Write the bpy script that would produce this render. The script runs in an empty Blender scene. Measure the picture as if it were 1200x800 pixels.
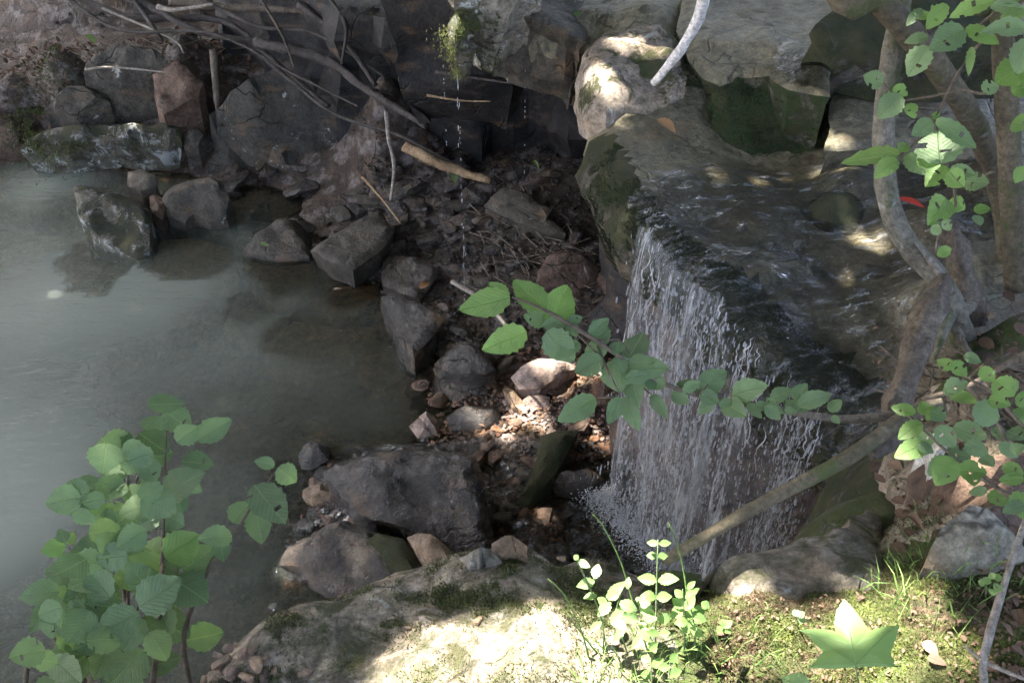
import bpy, bmesh, math, random
from math import radians as R, sin, cos, tan, pi, exp, atan2, sqrt
from mathutils import Vector as V, Matrix, noise
from mathutils.bvhtree import BVHTree
from mathutils.geometry import delaunay_2d_cdt
import numpy as np
random.seed(7)
sc = bpy.context.scene
col = sc.collection
# ------------------------------------------------------------------ camera
H = 2.65; PITCH = 38.0; F = 1150.0
cd = bpy.data.cameras.new('camera'); cam = bpy.data.objects.new('camera', cd); col.objects.link(cam)
cam.location = (0, 0, H); cam.rotation_euler = (R(90 - PITCH), 0, 0)
cd.sensor_width = 36; cd.lens = 36 * F / 1200; cd.clip_start = .02; cd.clip_end = 500
sc.camera = cam
# ------------------------------------------------------------------ light
SUN = V((-.36, .30, .88)).normalized()
w = bpy.data.worlds.new('World'); sc.world = w; w.use_nodes = True
nt = w.node_tree; bg = nt.nodes['Background']; sky = nt.nodes.new('ShaderNodeTexSky')
sky.sky_type = 'NISHITA'; sky.sun_disc = False; sky.air_density = .7; sky.dust_density = 7; sky.ozone_density = .4
sky.sun_elevation = math.asin(SUN.z); sky.sun_rotation = atan2(SUN.x, SUN.y)
nt.links.new(sky.outputs[0], bg.inputs[0]); bg.inputs[1].default_value = .15
ld = bpy.data.lights.new('sun', 'SUN'); lo = bpy.data.objects.new('sun', ld); col.objects.link(lo)
ld.energy = 4.5; ld.angle = R(.5); ld.color = (1, .95, .86)
lo.rotation_euler = SUN.to_track_quat('Z', 'Y').to_euler()
vs = sc.view_settings; vs.view_transform = 'Standard'; vs.look = 'None'; vs.exposure = 3.35; vs.gamma = 1
# ------------------------------------------------------------------ picture ray helpers (a pixel of the 1200x800 photo to a place)
cp, sp = cos(R(PITCH)), sin(R(PITCH))
def ray(u, v):
    a = (u - 600) / F; b = (400 - v) / F
    return V((a, cp + b * sp, -sp + b * cp))
def P(u, v, z):
    d = ray(u, v); return V((0, 0, H)) + d * ((z - H) / d.z)
def PY(u, v, y):
    d = ray(u, v); return V((0, 0, H)) + d * (y / d.y)
def PD(u, v, s):
    return V((0, 0, H)) + ray(u, v).normalized() * s
# ------------------------------------------------------------------ tagging
def tag(o, label=None, cat=None, group=None, kind=None):
    if label: o['label'] = label
    if cat: o['category'] = cat
    if group: o['group'] = group
    if kind: o['kind'] = kind
    return o
def link(name, me, parent=None):
    o = bpy.data.objects.new(name, me); col.objects.link(o)
    if parent:
        o.parent = parent; o.matrix_parent_inverse = Matrix.Translation(parent.location).inverted()
    return o
def empty(name, loc, label, cat, group=None):
    o = bpy.data.objects.new(name, None); col.objects.link(o); o.location = loc; o.empty_display_size = .05
    return tag(o, label, cat, group)
def mesh_from(name, vs_, fs, mat=None, smooth=True, sharp=None, uvs=None):
    me = bpy.data.meshes.new(name); me.from_pydata([tuple(v) for v in vs_], [], fs)
    if mat: me.materials.append(mat)
    if smooth:
        me.polygons.foreach_set('use_smooth', [True] * len(me.polygons))
        if sharp: me.set_sharp_from_angle(angle=R(sharp))
    if uvs is not None:
        ul = me.uv_layers.new(name='uv')
        li = np.empty(len(me.loops), dtype=np.int32); me.loops.foreach_get('vertex_index', li)
        ul.data.foreach_set('uv', np.array(uvs, dtype=np.float32)[li].ravel())
    me.update(); return me
# ------------------------------------------------------------------ materials
class N:
    def __init__(s, name):
        s.m = bpy.data.materials.new(name); s.m.use_nodes = True; s.t = s.m.node_tree
        s.t.nodes.clear(); s.out = s.t.nodes.new('ShaderNodeOutputMaterial')
    def n(s, ty, **k):
        nd = s.t.nodes.new('ShaderNode' + ty)
        for a, b in k.items():
            if a.startswith('_'): setattr(nd, a[1:], b)
        return nd
    def set(s, nd, **k):
        for a, b in k.items():
            a = a.replace('_', ' ')
            if hasattr(b, 'is_output'): s.t.links.new(b, nd.inputs[a])
            else: nd.inputs[a].default_value = b
        return nd
    def pos(s):
        if not hasattr(s, 'g'): s.g = s.n('NewGeometry')
        return s.g.outputs['Position']
    def noise(s, scale, detail=4, rough=.55, vec=None, dist=0):
        nd = s.n('TexNoise'); s.set(nd, Scale=scale, Detail=detail, Roughness=rough, Distortion=dist)
        s.t.links.new(vec or s.pos(), nd.inputs['Vector']); return nd.outputs[0]
    def voro(s, scale, vec=None, feature='F1'):
        nd = s.n('TexVoronoi'); nd.feature = feature; s.set(nd, Scale=scale)
        s.t.links.new(vec or s.pos(), nd.inputs['Vector']); return nd
    def ramp(s, fac, stops):
        nd = s.n('ValToRGB'); e = nd.color_ramp.elements
        while len(e) < len(stops): e.new(.5)
        for i, (p, c) in enumerate(stops):
            e[i].position = p; e[i].color = (c if hasattr(c, '__len__') else (c, c, c)) + (1,) if not (hasattr(c, '__len__') and len(c) == 4) else c
        s.t.links.new(fac, nd.inputs[0]); return nd.outputs[0]
    def mix(s, fac, a, b, blend='MIX'):
        nd = s.n('Mix'); nd.data_type = 'RGBA'; nd.blend_type = blend
        for i, x in ((0, fac), (6, a), (7, b)):
            if hasattr(x, 'is_output'): s.t.links.new(x, nd.inputs[i])
            else: nd.inputs[i].default_value = x if i == 0 else tuple(x) + (1,)
        return nd.outputs[2]
    def math(s, op, a, b=0, c=None):
        nd = s.n('Math'); nd.operation = op
        for i, x in enumerate((a, b) + ((c,) if c is not None else ())):
            if hasattr(x, 'is_output'): s.t.links.new(x, nd.inputs[i])
            else: nd.inputs[i].default_value = x
        return nd.outputs[0]
    def mapping(s, scale, rot=(0, 0, 0), vec=None):
        nd = s.n('Mapping'); nd.inputs['Scale'].default_value = scale; nd.inputs['Rotation'].default_value = rot
        s.t.links.new(vec or s.pos(), nd.inputs[0]); return nd.outputs[0]
    def bump(s, h, strength=.5, dist=.01):
        nd = s.n('Bump'); s.set(nd, Height=h, Strength=strength, Distance=dist); return nd.outputs[0]
    def end(s, sh):
        s.t.links.new(sh, s.out.inputs[0]); return s.m
    def bsdf(s, **k):
        nd = s.n('BsdfPrincipled'); s.set(nd, **k); return nd.outputs[0]

def rock_mat(name, a, b, c, moss=0., lichen=0., wet=.3, mosscol=(.045, .065, .018), sc_=1., pebbly=0., lichcol=(.42, .42, .38), bumpd=.018, ms_=6.5, soft=.06):
    s = N(name)
    n1 = s.noise(3.2 * sc_, 6, .6, dist=.3); base = s.ramp(n1, [(.32, a), (.5, b), (.68, c)])
    n2 = s.noise(28 * sc_, 8, .75); base = s.mix(.85, base, s.ramp(n2, [(.36, .38), (.5, 1.), (.64, 1.65)]), 'MULTIPLY')
    nf_ = s.noise(110, 5, .8); base = s.mix(.6, base, s.ramp(nf_, [(.36, .45), (.64, 1.55)]), 'MULTIPLY')
    wv = s.n('VectorMath'); wv.operation = 'ADD'; s.t.links.new(s.pos(), wv.inputs[0]); nv_ = s.n('TexNoise'); s.set(nv_, Scale=5., Detail=4.); s.t.links.new(s.pos(), nv_.inputs['Vector']); sv_ = s.n('VectorMath'); sv_.operation = 'SCALE'; sv_.inputs['Scale'].default_value = .22; s.t.links.new(nv_.outputs['Color'], sv_.inputs[0]); s.t.links.new(sv_.outputs[0], wv.inputs[1])
    ve = s.n('TexVoronoi'); ve.feature = 'DISTANCE_TO_EDGE'; ve.inputs['Scale'].default_value = 3.2; s.t.links.new(s.mapping((1, 1, 2.2), (.35, .2, .5), vec=wv.outputs[0]), ve.inputs['Vector'])
    ck = s.math('MULTIPLY', s.ramp(ve.outputs['Distance'], [(.0, 1.), (.022, 0.)]), s.ramp(s.noise(2.2, 3), [(.48, 0.), (.58, 1.)])); base = s.mix(s.math('MULTIPLY', ck, .75), base, tuple(x * .25 for x in a))
    n3 = s.noise(9, 5, .65, dist=.5); base = s.mix(s.ramp(n3, [(.56, 0.), (.68, .55)]), base, tuple(x * .42 for x in a))
    stain = s.noise(6.3, 4, .6, vec=s.mapping((1, 1, 2.5), (.4, .2, 1)))
    base = s.mix(s.ramp(stain, [(.55, 0.), (.72, .5)]), base, (.19, .115, .055))
    oi = s.n('ObjectInfo'); base = s.mix(1., base, s.ramp(oi.outputs['Random'], [(0, (.8, .8, .82)), (1, (1.2, 1.15, 1.1))]), 'MULTIPLY')
    if pebbly:
        vo = s.voro(55); base = s.mix(s.math('MULTIPLY', s.ramp(s.noise(12, 3), [(.5, 0.), (.6, 1.)]), pebbly), base, s.mix(.6, base, s.ramp(vo.outputs['Color'], [(0, (.15, .1, .09)), (1, (.62, .56, .52))])))
    if lichen:
        l = s.noise(11, 7, .72, dist=.8); lf = s.ramp(l, [(.66 - .2 * lichen, 0.), (.70 - .2 * lichen, .9)])
        base = s.mix(lf, base, lichcol)
    sepn = s.n('SeparateXYZ'); s.pos(); s.t.links.new(s.g.outputs['Normal'], sepn.inputs[0])
    h = s.math('SUBTRACT', s.math('ADD', s.math('MULTIPLY', n2, .7), s.math('ADD', s.math('MULTIPLY', nf_, .25), s.math('MULTIPLY', s.noise(9 * sc_, 6, .65), 1.3))), s.math('MULTIPLY', ck, .5))
    rough = s.ramp(s.noise(9, 5), [(.35, max(.12, .62 - wet * .5)), (.65, max(.2, .92 - wet * .62))])
    if moss:
        m = s.math('ADD', s.noise(ms_, 8, .75, dist=.6), s.math('MULTIPLY', sepn.outputs['Z'], .10))
        mf = s.ramp(m, [(.74 - .28 * moss, 0.), (.74 + soft - .28 * moss, 1.)])
        mc = s.mix(s.noise(60, 5, .7), tuple(x * .35 for x in mosscol), tuple(x * 1.9 for x in mosscol))
        mc = s.mix(s.ramp(s.noise(13, 3), [(.4, 0.), (.7, .8)]), mc, (.085, .075, .03))
        base = s.mix(mf, base, mc); h = s.math('ADD', h, s.math('MULTIPLY', s.math('MULTIPLY', s.noise(150, 4, .8), 1.), mf))
        rough = s.mix(mf, rough, (.95, .95, .95))
    ct = dict(Coat_Weight=.8, Coat_Roughness=.05, Coat_IOR=1.38, Coat_Normal=s.bump(s.math('ADD', s.math('MULTIPLY', s.noise(55, 3, .7), .3), s.noise(13, 6, .72)), 1., .11)) if wet > .7 else {}
    return s.end(s.bsdf(Base_Color=base, Roughness=rough, Normal=s.bump(h, .9, bumpd), Specular_IOR_Level=.45, **ct))

M = {}
M['shore'] = rock_mat('shore_rock', (.048, .041, .030), (.072, .061, .044), (.105, .088, .061), .12, .1, .25)
M['lichen'] = rock_mat('lichen_rock', (.06, .058, .045), (.09, .085, .062), (.13, .118, .082), .75, .62, .1, (.03, .035, .02), lichcol=(.33, .34, .31))
M['mossy'] = rock_mat('mossy_rock', (.07, .07, .055), (.11, .105, .08), (.15, .13, .09), .85, .35, .15, (.05, .075, .018))
M['red'] = rock_mat('reddish_rock', (.085, .052, .034), (.12, .075, .05), (.155, .10, .068), .05, .1, .2)
M['wall'] = rock_mat('grey_wall_rock', (.026, .025, .020), (.040, .037, .028), (.058, .051, .037), .1, .15, .35)
M['dark'] = rock_mat('cave_rock_with_shade', (.008, .0075, .007), (.014, .012, .011), (.025, .02, .016), .15, 0, .4)  # dark wet rock, with the recess's shade put into its colour too
M['orange'] = rock_mat('orange_brown_rock', (.10, .048, .024), (.16, .078, .038), (.23, .125, .065), 0, 0, .8)
M['wet'] = rock_mat('wet_rock', (.010, .009, .007), (.020, .016, .012), (.040, .028, .018), .22, 0, .95, (.018, .03, .012))
M['wetbrown'] = rock_mat('wet_brown_rock', (.022, .017, .012), (.038, .028, .019), (.064, .044, .028), .2, 0, .85, (.03, .04, .015))
M['under'] = rock_mat('sunken_stone', (.28, .19, .11), (.36, .25, .15), (.43, .30, .19), .0, 0, .2)
M['tan'] = rock_mat('tan_rock', (.17, .12, .075), (.25, .17, .105), (.31, .22, .14), .0, .1, .3)
M['pink'] = rock_mat('pinkish_rock', (.22, .15, .12), (.32, .24, .20), (.40, .32, .28), .0, .2, .5)
M['ledge'] = rock_mat('stream_ledge_rock', (.12, .108, .068), (.17, .152, .096), (.215, .188, .12), .24, .12, .6, (.05, .05, .022), lichcol=(.20, .17, .11), ms_=9, soft=.14)
M['lip'] = rock_mat('mossy_lip_rock', (.05, .045, .035), (.075, .065, .045), (.10, .085, .06), 1.05, 0, .7, (.028, .036, .012))
M['mossface'] = rock_mat('moss_covered_rock', (.05, .05, .035), (.07, .07, .045), (.09, .08, .05), 1.1, 0, .3, (.035, .058, .015))
M['out'] = rock_mat('pale_outcrop_rock', (.20, .155, .105), (.26, .21, .155), (.33, .285, .23), .45, .35, .1, (.06, .07, .02), pebbly=.3)
M['bank'] = rock_mat('bank_conglomerate', (.16, .135, .095), (.235, .20, .145), (.31, .27, .205), .64, .25, .1, (.07, .074, .03), pebbly=.8, ms_=12, soft=.14)
M['soil'] = rock_mat('bank_soil', (.06, .043, .028), (.10, .07, .045), (.14, .10, .065), .7, 0, .1, (.07, .10, .02), 1.6)
M['boulder'] = rock_mat('grey_bank_rock', (.15, .135, .10), (.21, .19, .145), (.28, .255, .205), .35, .35, .1, (.07, .09, .03), lichcol=(.5, .5, .45))
M['white'] = rock_mat('white_rock', (.40, .40, .37), (.5, .49, .46), (.58, .57, .54), 0, .1, .1)
M['bed'] = rock_mat('stream_bed', (.025, .017, .011), (.043, .029, .018), (.075, .049, .030), .1, 0, .5, (.02, .025, .01), 2., pebbly=.5)
M['silt'] = rock_mat('tan_silt', (.16, .105, .062), (.22, .145, .09), (.29, .20, .125), 0, 0, .2, sc_=1.3)
M['fallwall'] = rock_mat('wall_behind_fall', (.038, .026, .020), (.062, .042, .032), (.095, .064, .048), .1, 0, .85)

def bark_mat(name, a, b, c, spot=(.35, .36, .33), spots=.5, moss=.0, long_=14):
    s = N(name); v = s.mapping((1, 1, 1))
    n1 = s.noise(9, 5, .6); base = s.ramp(n1, [(.3, a), (.5, b), (.7, c)])
    fine = s.noise(70, 6, .8); base = s.mix(.85, base, s.ramp(fine, [(.36, .4), (.64, 1.55)]), 'MULTIPLY')
    lf = s.ramp(s.noise(14, 5, .7, dist=.4), [(.68 - .15 * spots, 0.), (.74 - .15 * spots, .8)])
    base = s.mix(lf, base, spot)
    if moss: base = s.mix(s.ramp(s.noise(7, 5, .7), [(.6 - .2 * moss, 0.), (.7 - .2 * moss, .9)]), base, (.06, .075, .02))
    ring = s.noise(45, 4, .6, vec=s.mapping((1, 1, .35)))
    return s.end(s.bsdf(Base_Color=base, Roughness=.85, Normal=s.bump(s.math('ADD', fine, s.math('MULTIPLY', ring, 1.5)), .9, .006)))
M['barkgrey'] = bark_mat('pale_grey_bark', (.11, .098, .07), (.16, .142, .105), (.21, .19, .15), (.32, .32, .28), .55, .5)
M['barkbrown'] = bark_mat('brown_mottled_bark', (.075, .06, .035), (.115, .092, .055), (.16, .128, .082), (.24, .23, .18), .4, .35)
M['deadwood'] = bark_mat('rotten_wood', (.06, .045, .032), (.11, .085, .06), (.18, .145, .11), (.26, .23, .2), .4, .1)
M['stickdark'] = bark_mat('dark_dead_stick', (.03, .025, .02), (.055, .045, .037), (.09, .075, .062), (.15, .135, .12), .2)
M['stickpale'] = bark_mat('bleached_stick', (.17, .145, .115), (.25, .215, .175), (.34, .30, .255), (.6, .58, .55), .3)
M['white_stick'] = bark_mat('peeled_white_branch', (.55, .5, .45), (.68, .63, .58), (.76, .72, .68), (.8, .78, .76), .3)
M['tanwood'] = bark_mat('split_tan_wood', (.16, .10, .05), (.26, .17, .09), (.36, .25, .14), (.4, .3, .2), .2)
M['twig'] = bark_mat('brown_twig', (.09, .065, .045), (.13, .10, .07), (.17, .135, .10), (.2, .18, .15), .2)
M['greenstem'] = bark_mat('green_stem', (.13, .19, .07), (.16, .22, .09), (.19, .25, .11), (.2, .25, .12), .1)

def leaf_mat(name, dark, light, trans=.45, vein=.25, rough=.5, blot=(.2, .14, .07), blotf=.25):
    s = N(name); uv = s.n('UVMap'); uv.uv_map = 'uv'
    sp_ = s.n('SeparateXYZ'); s.t.links.new(uv.outputs[0], sp_.inputs[0]); x, y = sp_.outputs[0], sp_.outputs[1]
    ax = s.math('ABSOLUTE', s.math('SUBTRACT', x, .5))
    ph = s.math('MULTIPLY', s.math('SUBTRACT', y, s.math('MULTIPLY', ax, .85)), 9.)
    fr = s.math('ABSOLUTE', s.math('SUBTRACT', s.math('FRACT', ph), .5))
    side = s.ramp(fr, [(.0, 1.), (.09, 0.)])
    mid = s.ramp(ax, [(.0, 1.), (.022, 0.)])
    vn = s.math('MAXIMUM', mid, s.math('MULTIPLY', side, .55))
    oi = s.n('ObjectInfo'); base = s.mix(oi.outputs['Random'], dark, light)
    base = s.mix(.5, base, s.ramp(s.noise(30, 4), [(.3, .75), (.7, 1.25)]), 'MULTIPLY')
    base = s.mix(s.math('MULTIPLY', vn, vein), base, tuple(min(1, q * 2.0) for q in light))
    vec = s.n('VectorMath'); vec.operation = 'ADD'; s.t.links.new(uv.outputs[0], vec.inputs[0])
    cmb = s.n('CombineXYZ'); s.t.links.new(s.math('MULTIPLY', oi.outputs['Random'], 40), cmb.inputs[0]); s.t.links.new(cmb.outputs[0], vec.inputs[1])
    bl = s.ramp(s.noise(2.6, 4, .6, vec=vec.outputs[0]), [(.70, 0.), (.73, 1.)])
    base = s.mix(s.math('MULTIPLY', bl, blotf * 3), base, blot)
    nb = s.bump(s.math('SUBTRACT', s.noise(60, 3), s.math('MULTIPLY', vn, 2.)), .7, .003)
    b = s.bsdf(Base_Color=base, Roughness=rough, Normal=nb, Specular_IOR_Level=.4)
    tr = s.n('BsdfTranslucent'); s.t.links.new(s.mix(1., base, (1.1, 1.25, .6), 'MULTIPLY'), tr.inputs[0])
    mx = s.n('MixShader'); mx.inputs[0].default_value = trans
    s.t.links.new(b, mx.inputs[1]); s.t.links.new(tr.outputs[0], mx.inputs[2])
    return s.end(mx.outputs[0])
M['leaf'] = leaf_mat('green_leaf', (.145, .22, .115), (.23, .32, .17), vein=.5, blotf=.32)
M['leafbright'] = leaf_mat('bright_green_leaf', (.16, .27, .08), (.24, .37, .13), .5, vein=.4)
M['leafpale'] = leaf_mat('pale_green_leaf', (.22, .34, .12), (.3, .42, .18), .45, .15)
M['canopy'] = leaf_mat('canopy_leaf', (.05, .10, .03), (.08, .15, .04), .15)
M['dead'] = leaf_mat('dead_leaf', (.09, .052, .032), (.22, .14, .095), .1, .2, .8, (.1, .06, .04), .2)
M['redleaf'] = leaf_mat('red_leaf', (.55, .045, .02), (.6, .06, .03), .3, .15)
M['orangeleaf'] = leaf_mat('orange_brown_leaf', (.42, .22, .10), (.45, .25, .12), .2, .15)

def plain(name, c, rough=.8, var=.5, scale=40, spec=.4):
    s = N(name); base = s.mix(var, c, s.ramp(s.noise(scale, 4), [(.3, .4), (.7, 1.6)]), 'MULTIPLY')
    oi = s.n('ObjectInfo')
    return s.end(s.bsdf(Base_Color=base, Roughness=rough, Specular_IOR_Level=spec))
def blade_mat(name, a, b, c, trans=.35):
    s = N(name); base = s.ramp(s.noise(9, 4, .8), [(.42, a), (.5, b), (.66, c)])
    base = s.mix(.8, base, s.ramp(s.noise(160, 2), [(.3, .5), (.7, 1.5)]), 'MULTIPLY')
    b_ = s.bsdf(Base_Color=base, Roughness=.7); tr = s.n('BsdfTranslucent'); s.t.links.new(base, tr.inputs[0])
    mx = s.n('MixShader'); mx.inputs[0].default_value = trans
    s.t.links.new(b_, mx.inputs[1]); s.t.links.new(tr.outputs[0], mx.inputs[2]); return s.end(mx.outputs[0])
M['mossblade'] = blade_mat('moss_blades', (.12, .085, .045), (.115, .125, .04), (.20, .235, .06))
M['darkmoss'] = blade_mat('dark_moss_blades', (.02, .022, .01), (.035, .045, .014), (.05, .075, .018), .15)
M['midmoss'] = blade_mat('olive_moss_blades', (.06, .055, .025), (.075, .09, .025), (.10, .12, .03), .2)
M['grass'] = blade_mat('grass_blades', (.12, .20, .05), (.17, .28, .07), (.24, .36, .10))

def water_mat():
    s = N('murky_pool_water')
    at = s.n('Attribute'); at.attribute_name = 'murk'
    base = s.mix(s.noise(1.3, 3), (.235, .262, .222), (.272, .298, .25))
    flow = s.mapping((1, 3.0, 1), (0, 0, R(28)))
    h = s.math('ADD', s.math('MULTIPLY', s.noise(9, 3, .6, vec=flow), .8), s.math('MULTIPLY', s.noise(38, 3, .6, vec=flow), .25))
    h = s.math('MULTIPLY', h, s.ramp(s.noise(1.1, 2), [(.35, .4), (.65, 1.2)])); h = s.math('ADD', h, s.math('MULTIPLY', s.noise(3.2, 2, .5, vec=flow), .7))
    nb = s.bump(h, 1., .018)
    df = s.n('BsdfDiffuse'); s.t.links.new(base, df.inputs[0])
    tp = s.n('BsdfTransparent'); tp.inputs[0].default_value = (.97, .92, .82, 1)
    m1 = s.n('MixShader'); s.t.links.new(at.outputs['Fac'], m1.inputs[0]); s.t.links.new(tp.outputs[0], m1.inputs[1]); s.t.links.new(df.outputs[0], m1.inputs[2])
    gl = s.n('BsdfGlossy'); gl.inputs['Roughness'].default_value = .05; s.t.links.new(nb, gl.inputs['Normal'])
    fr = s.n('Fresnel'); fr.inputs[0].default_value = 1.34; s.t.links.new(nb, fr.inputs['Normal'])
    m2 = s.n('MixShader'); s.t.links.new(fr.outputs[0], m2.inputs[0]); s.t.links.new(m1.outputs[0], m2.inputs[1]); s.t.links.new(gl.outputs[0], m2.inputs[2])
    return s.end(m2.outputs[0])
M['water'] = water_mat()
def thin_water(name, rot, sc1=17, stretch=.3, foam=.1, strength=.9, tint=(.95, .94, .9), murk=0., fk=1.):
    s = N(name); v = s.mapping((stretch, 1, stretch), (0, 0, rot))
    h = s.math('ADD', s.noise(sc1, 4, .65, vec=v, dist=.4), s.math('MULTIPLY', s.noise(sc1 * 4, 3, .6, vec=v), .3))
    nb = s.bump(h, strength, .03)
    tp = s.n('BsdfTransparent'); tp.inputs[0].default_value = tint + (1,)
    gl = s.n('BsdfGlossy'); gl.inputs['Roughness'].default_value = .09; s.t.links.new(nb, gl.inputs['Normal'])
    fr = s.n('Fresnel'); fr.inputs[0].default_value = 1.38; s.t.links.new(nb, fr.inputs['Normal'])
    m2 = s.n('MixShader'); s.t.links.new(s.math('MULTIPLY', fr.outputs[0], fk), m2.inputs[0]); s.t.links.new(tp.outputs[0], m2.inputs[1]); s.t.links.new(gl.outputs[0], m2.inputs[2])
    df = s.n('BsdfDiffuse'); df.inputs[0].default_value = (.6, .62, .66, 1)
    fo = s.ramp(s.noise(sc1 * 2.2, 6, .75, vec=v), [(.54, murk), (.72, foam + murk)])
    m3 = s.n('MixShader'); s.t.links.new(fo, m3.inputs[0]); s.t.links.new(m2.outputs[0], m3.inputs[1]); s.t.links.new(df.outputs[0], m3.inputs[2])
    return s.end(m3.outputs[0])
M['stream'] = thin_water('stream_water', R(-35), foam=.4, strength=1.3, murk=.015, tint=(1, .99, .95), fk=.85)  # pale foam streaks painted in to stand for ripple highlights
M['puddle'] = thin_water('shallow_water', R(20), 30, 1, .05, .5)
M['splash'] = thin_water('splashing_water', R(10), 30, .7, .35, 1.5)
def fall_mat():
    s = N('falling_water'); uv = s.n('UVMap'); uv.uv_map = 'uv'
    v1 = s.mapping((1, .08, 1), vec=uv.outputs[0]); v2 = s.mapping((1, .16, 1), vec=uv.outputs[0])
    a = s.noise(7, 4, .65, vec=v1, dist=.3); b = s.noise(46, 5, .75, vec=v2, dist=.3)
    f = s.math('ADD', s.math('MULTIPLY', a, .75), s.math('MULTIPLY', b, .65))
    gp = s.noise(6., 3, .6, vec=s.mapping((1, .05, 1), vec=uv.outputs[0])); f = s.math('ADD', f, s.math('MULTIPLY', s.math('SUBTRACT', gp, .5), .55)); al = s.ramp(f, [(.58, .0), (.69, .07), (.78, .27), (.87, .85)])
    df = s.bsdf(Base_Color=(.66, .67, .68, 1), Roughness=.25, Normal=s.bump(b, .8, .02), Specular_IOR_Level=.8)
    tr = s.n('BsdfTranslucent'); tr.inputs[0].default_value = (.6, .61, .62, 1)
    mm = s.n('MixShader'); mm.inputs[0].default_value = .4; s.t.links.new(df, mm.inputs[1]); s.t.links.new(tr.outputs[0], mm.inputs[2])
    tp = s.n('BsdfTransparent'); mx = s.n('MixShader')
    s.t.links.new(al, mx.inputs[0]); s.t.links.new(tp.outputs[0], mx.inputs[1]); s.t.links.new(mm.outputs[0], mx.inputs[2])
    return s.end(mx.outputs[0])
M['fall'] = fall_mat()
sdr = N('water_drops'); M['drops'] = sdr.end(sdr.bsdf(Base_Color=(.76, .77, .78, 1), Roughness=.08, Transmission_Weight=.6, IOR=1.33))

# ------------------------------------------------------------------ shape helpers
def fbm(p, f, o=4, seed=0): return noise.fractal(V((p[0] * f + seed * 7.13, p[1] * f - seed * 3.7, p[2] * f + seed)), .9, 2.1, o)
def poly_dist(pts, poly):
    a = poly; b = np.roll(poly, -1, 0); d = b - a; L = (d ** 2).sum(1) + 1e-12
    t = ((pts[:, None] - a[None]) * d[None]).sum(2) / L[None]; t = np.clip(t, 0, 1)
    q = a[None] + t[..., None] * d[None]
    return np.sqrt(((pts[:, None] - q) ** 2).sum(2)).min(1)
def inside(pts, poly):
    x, y = pts[:, 0], pts[:, 1]; c = np.zeros(len(pts), bool); n = len(poly)
    for i in range(n):
        x1, y1 = poly[i]; x2, y2 = poly[(i + 1) % n]
        m = ((y1 > y) != (y2 > y)) & (x < (x2 - x1) * (y - y1) / (y2 - y1 + 1e-15) + x1); c ^= m
    return c
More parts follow.
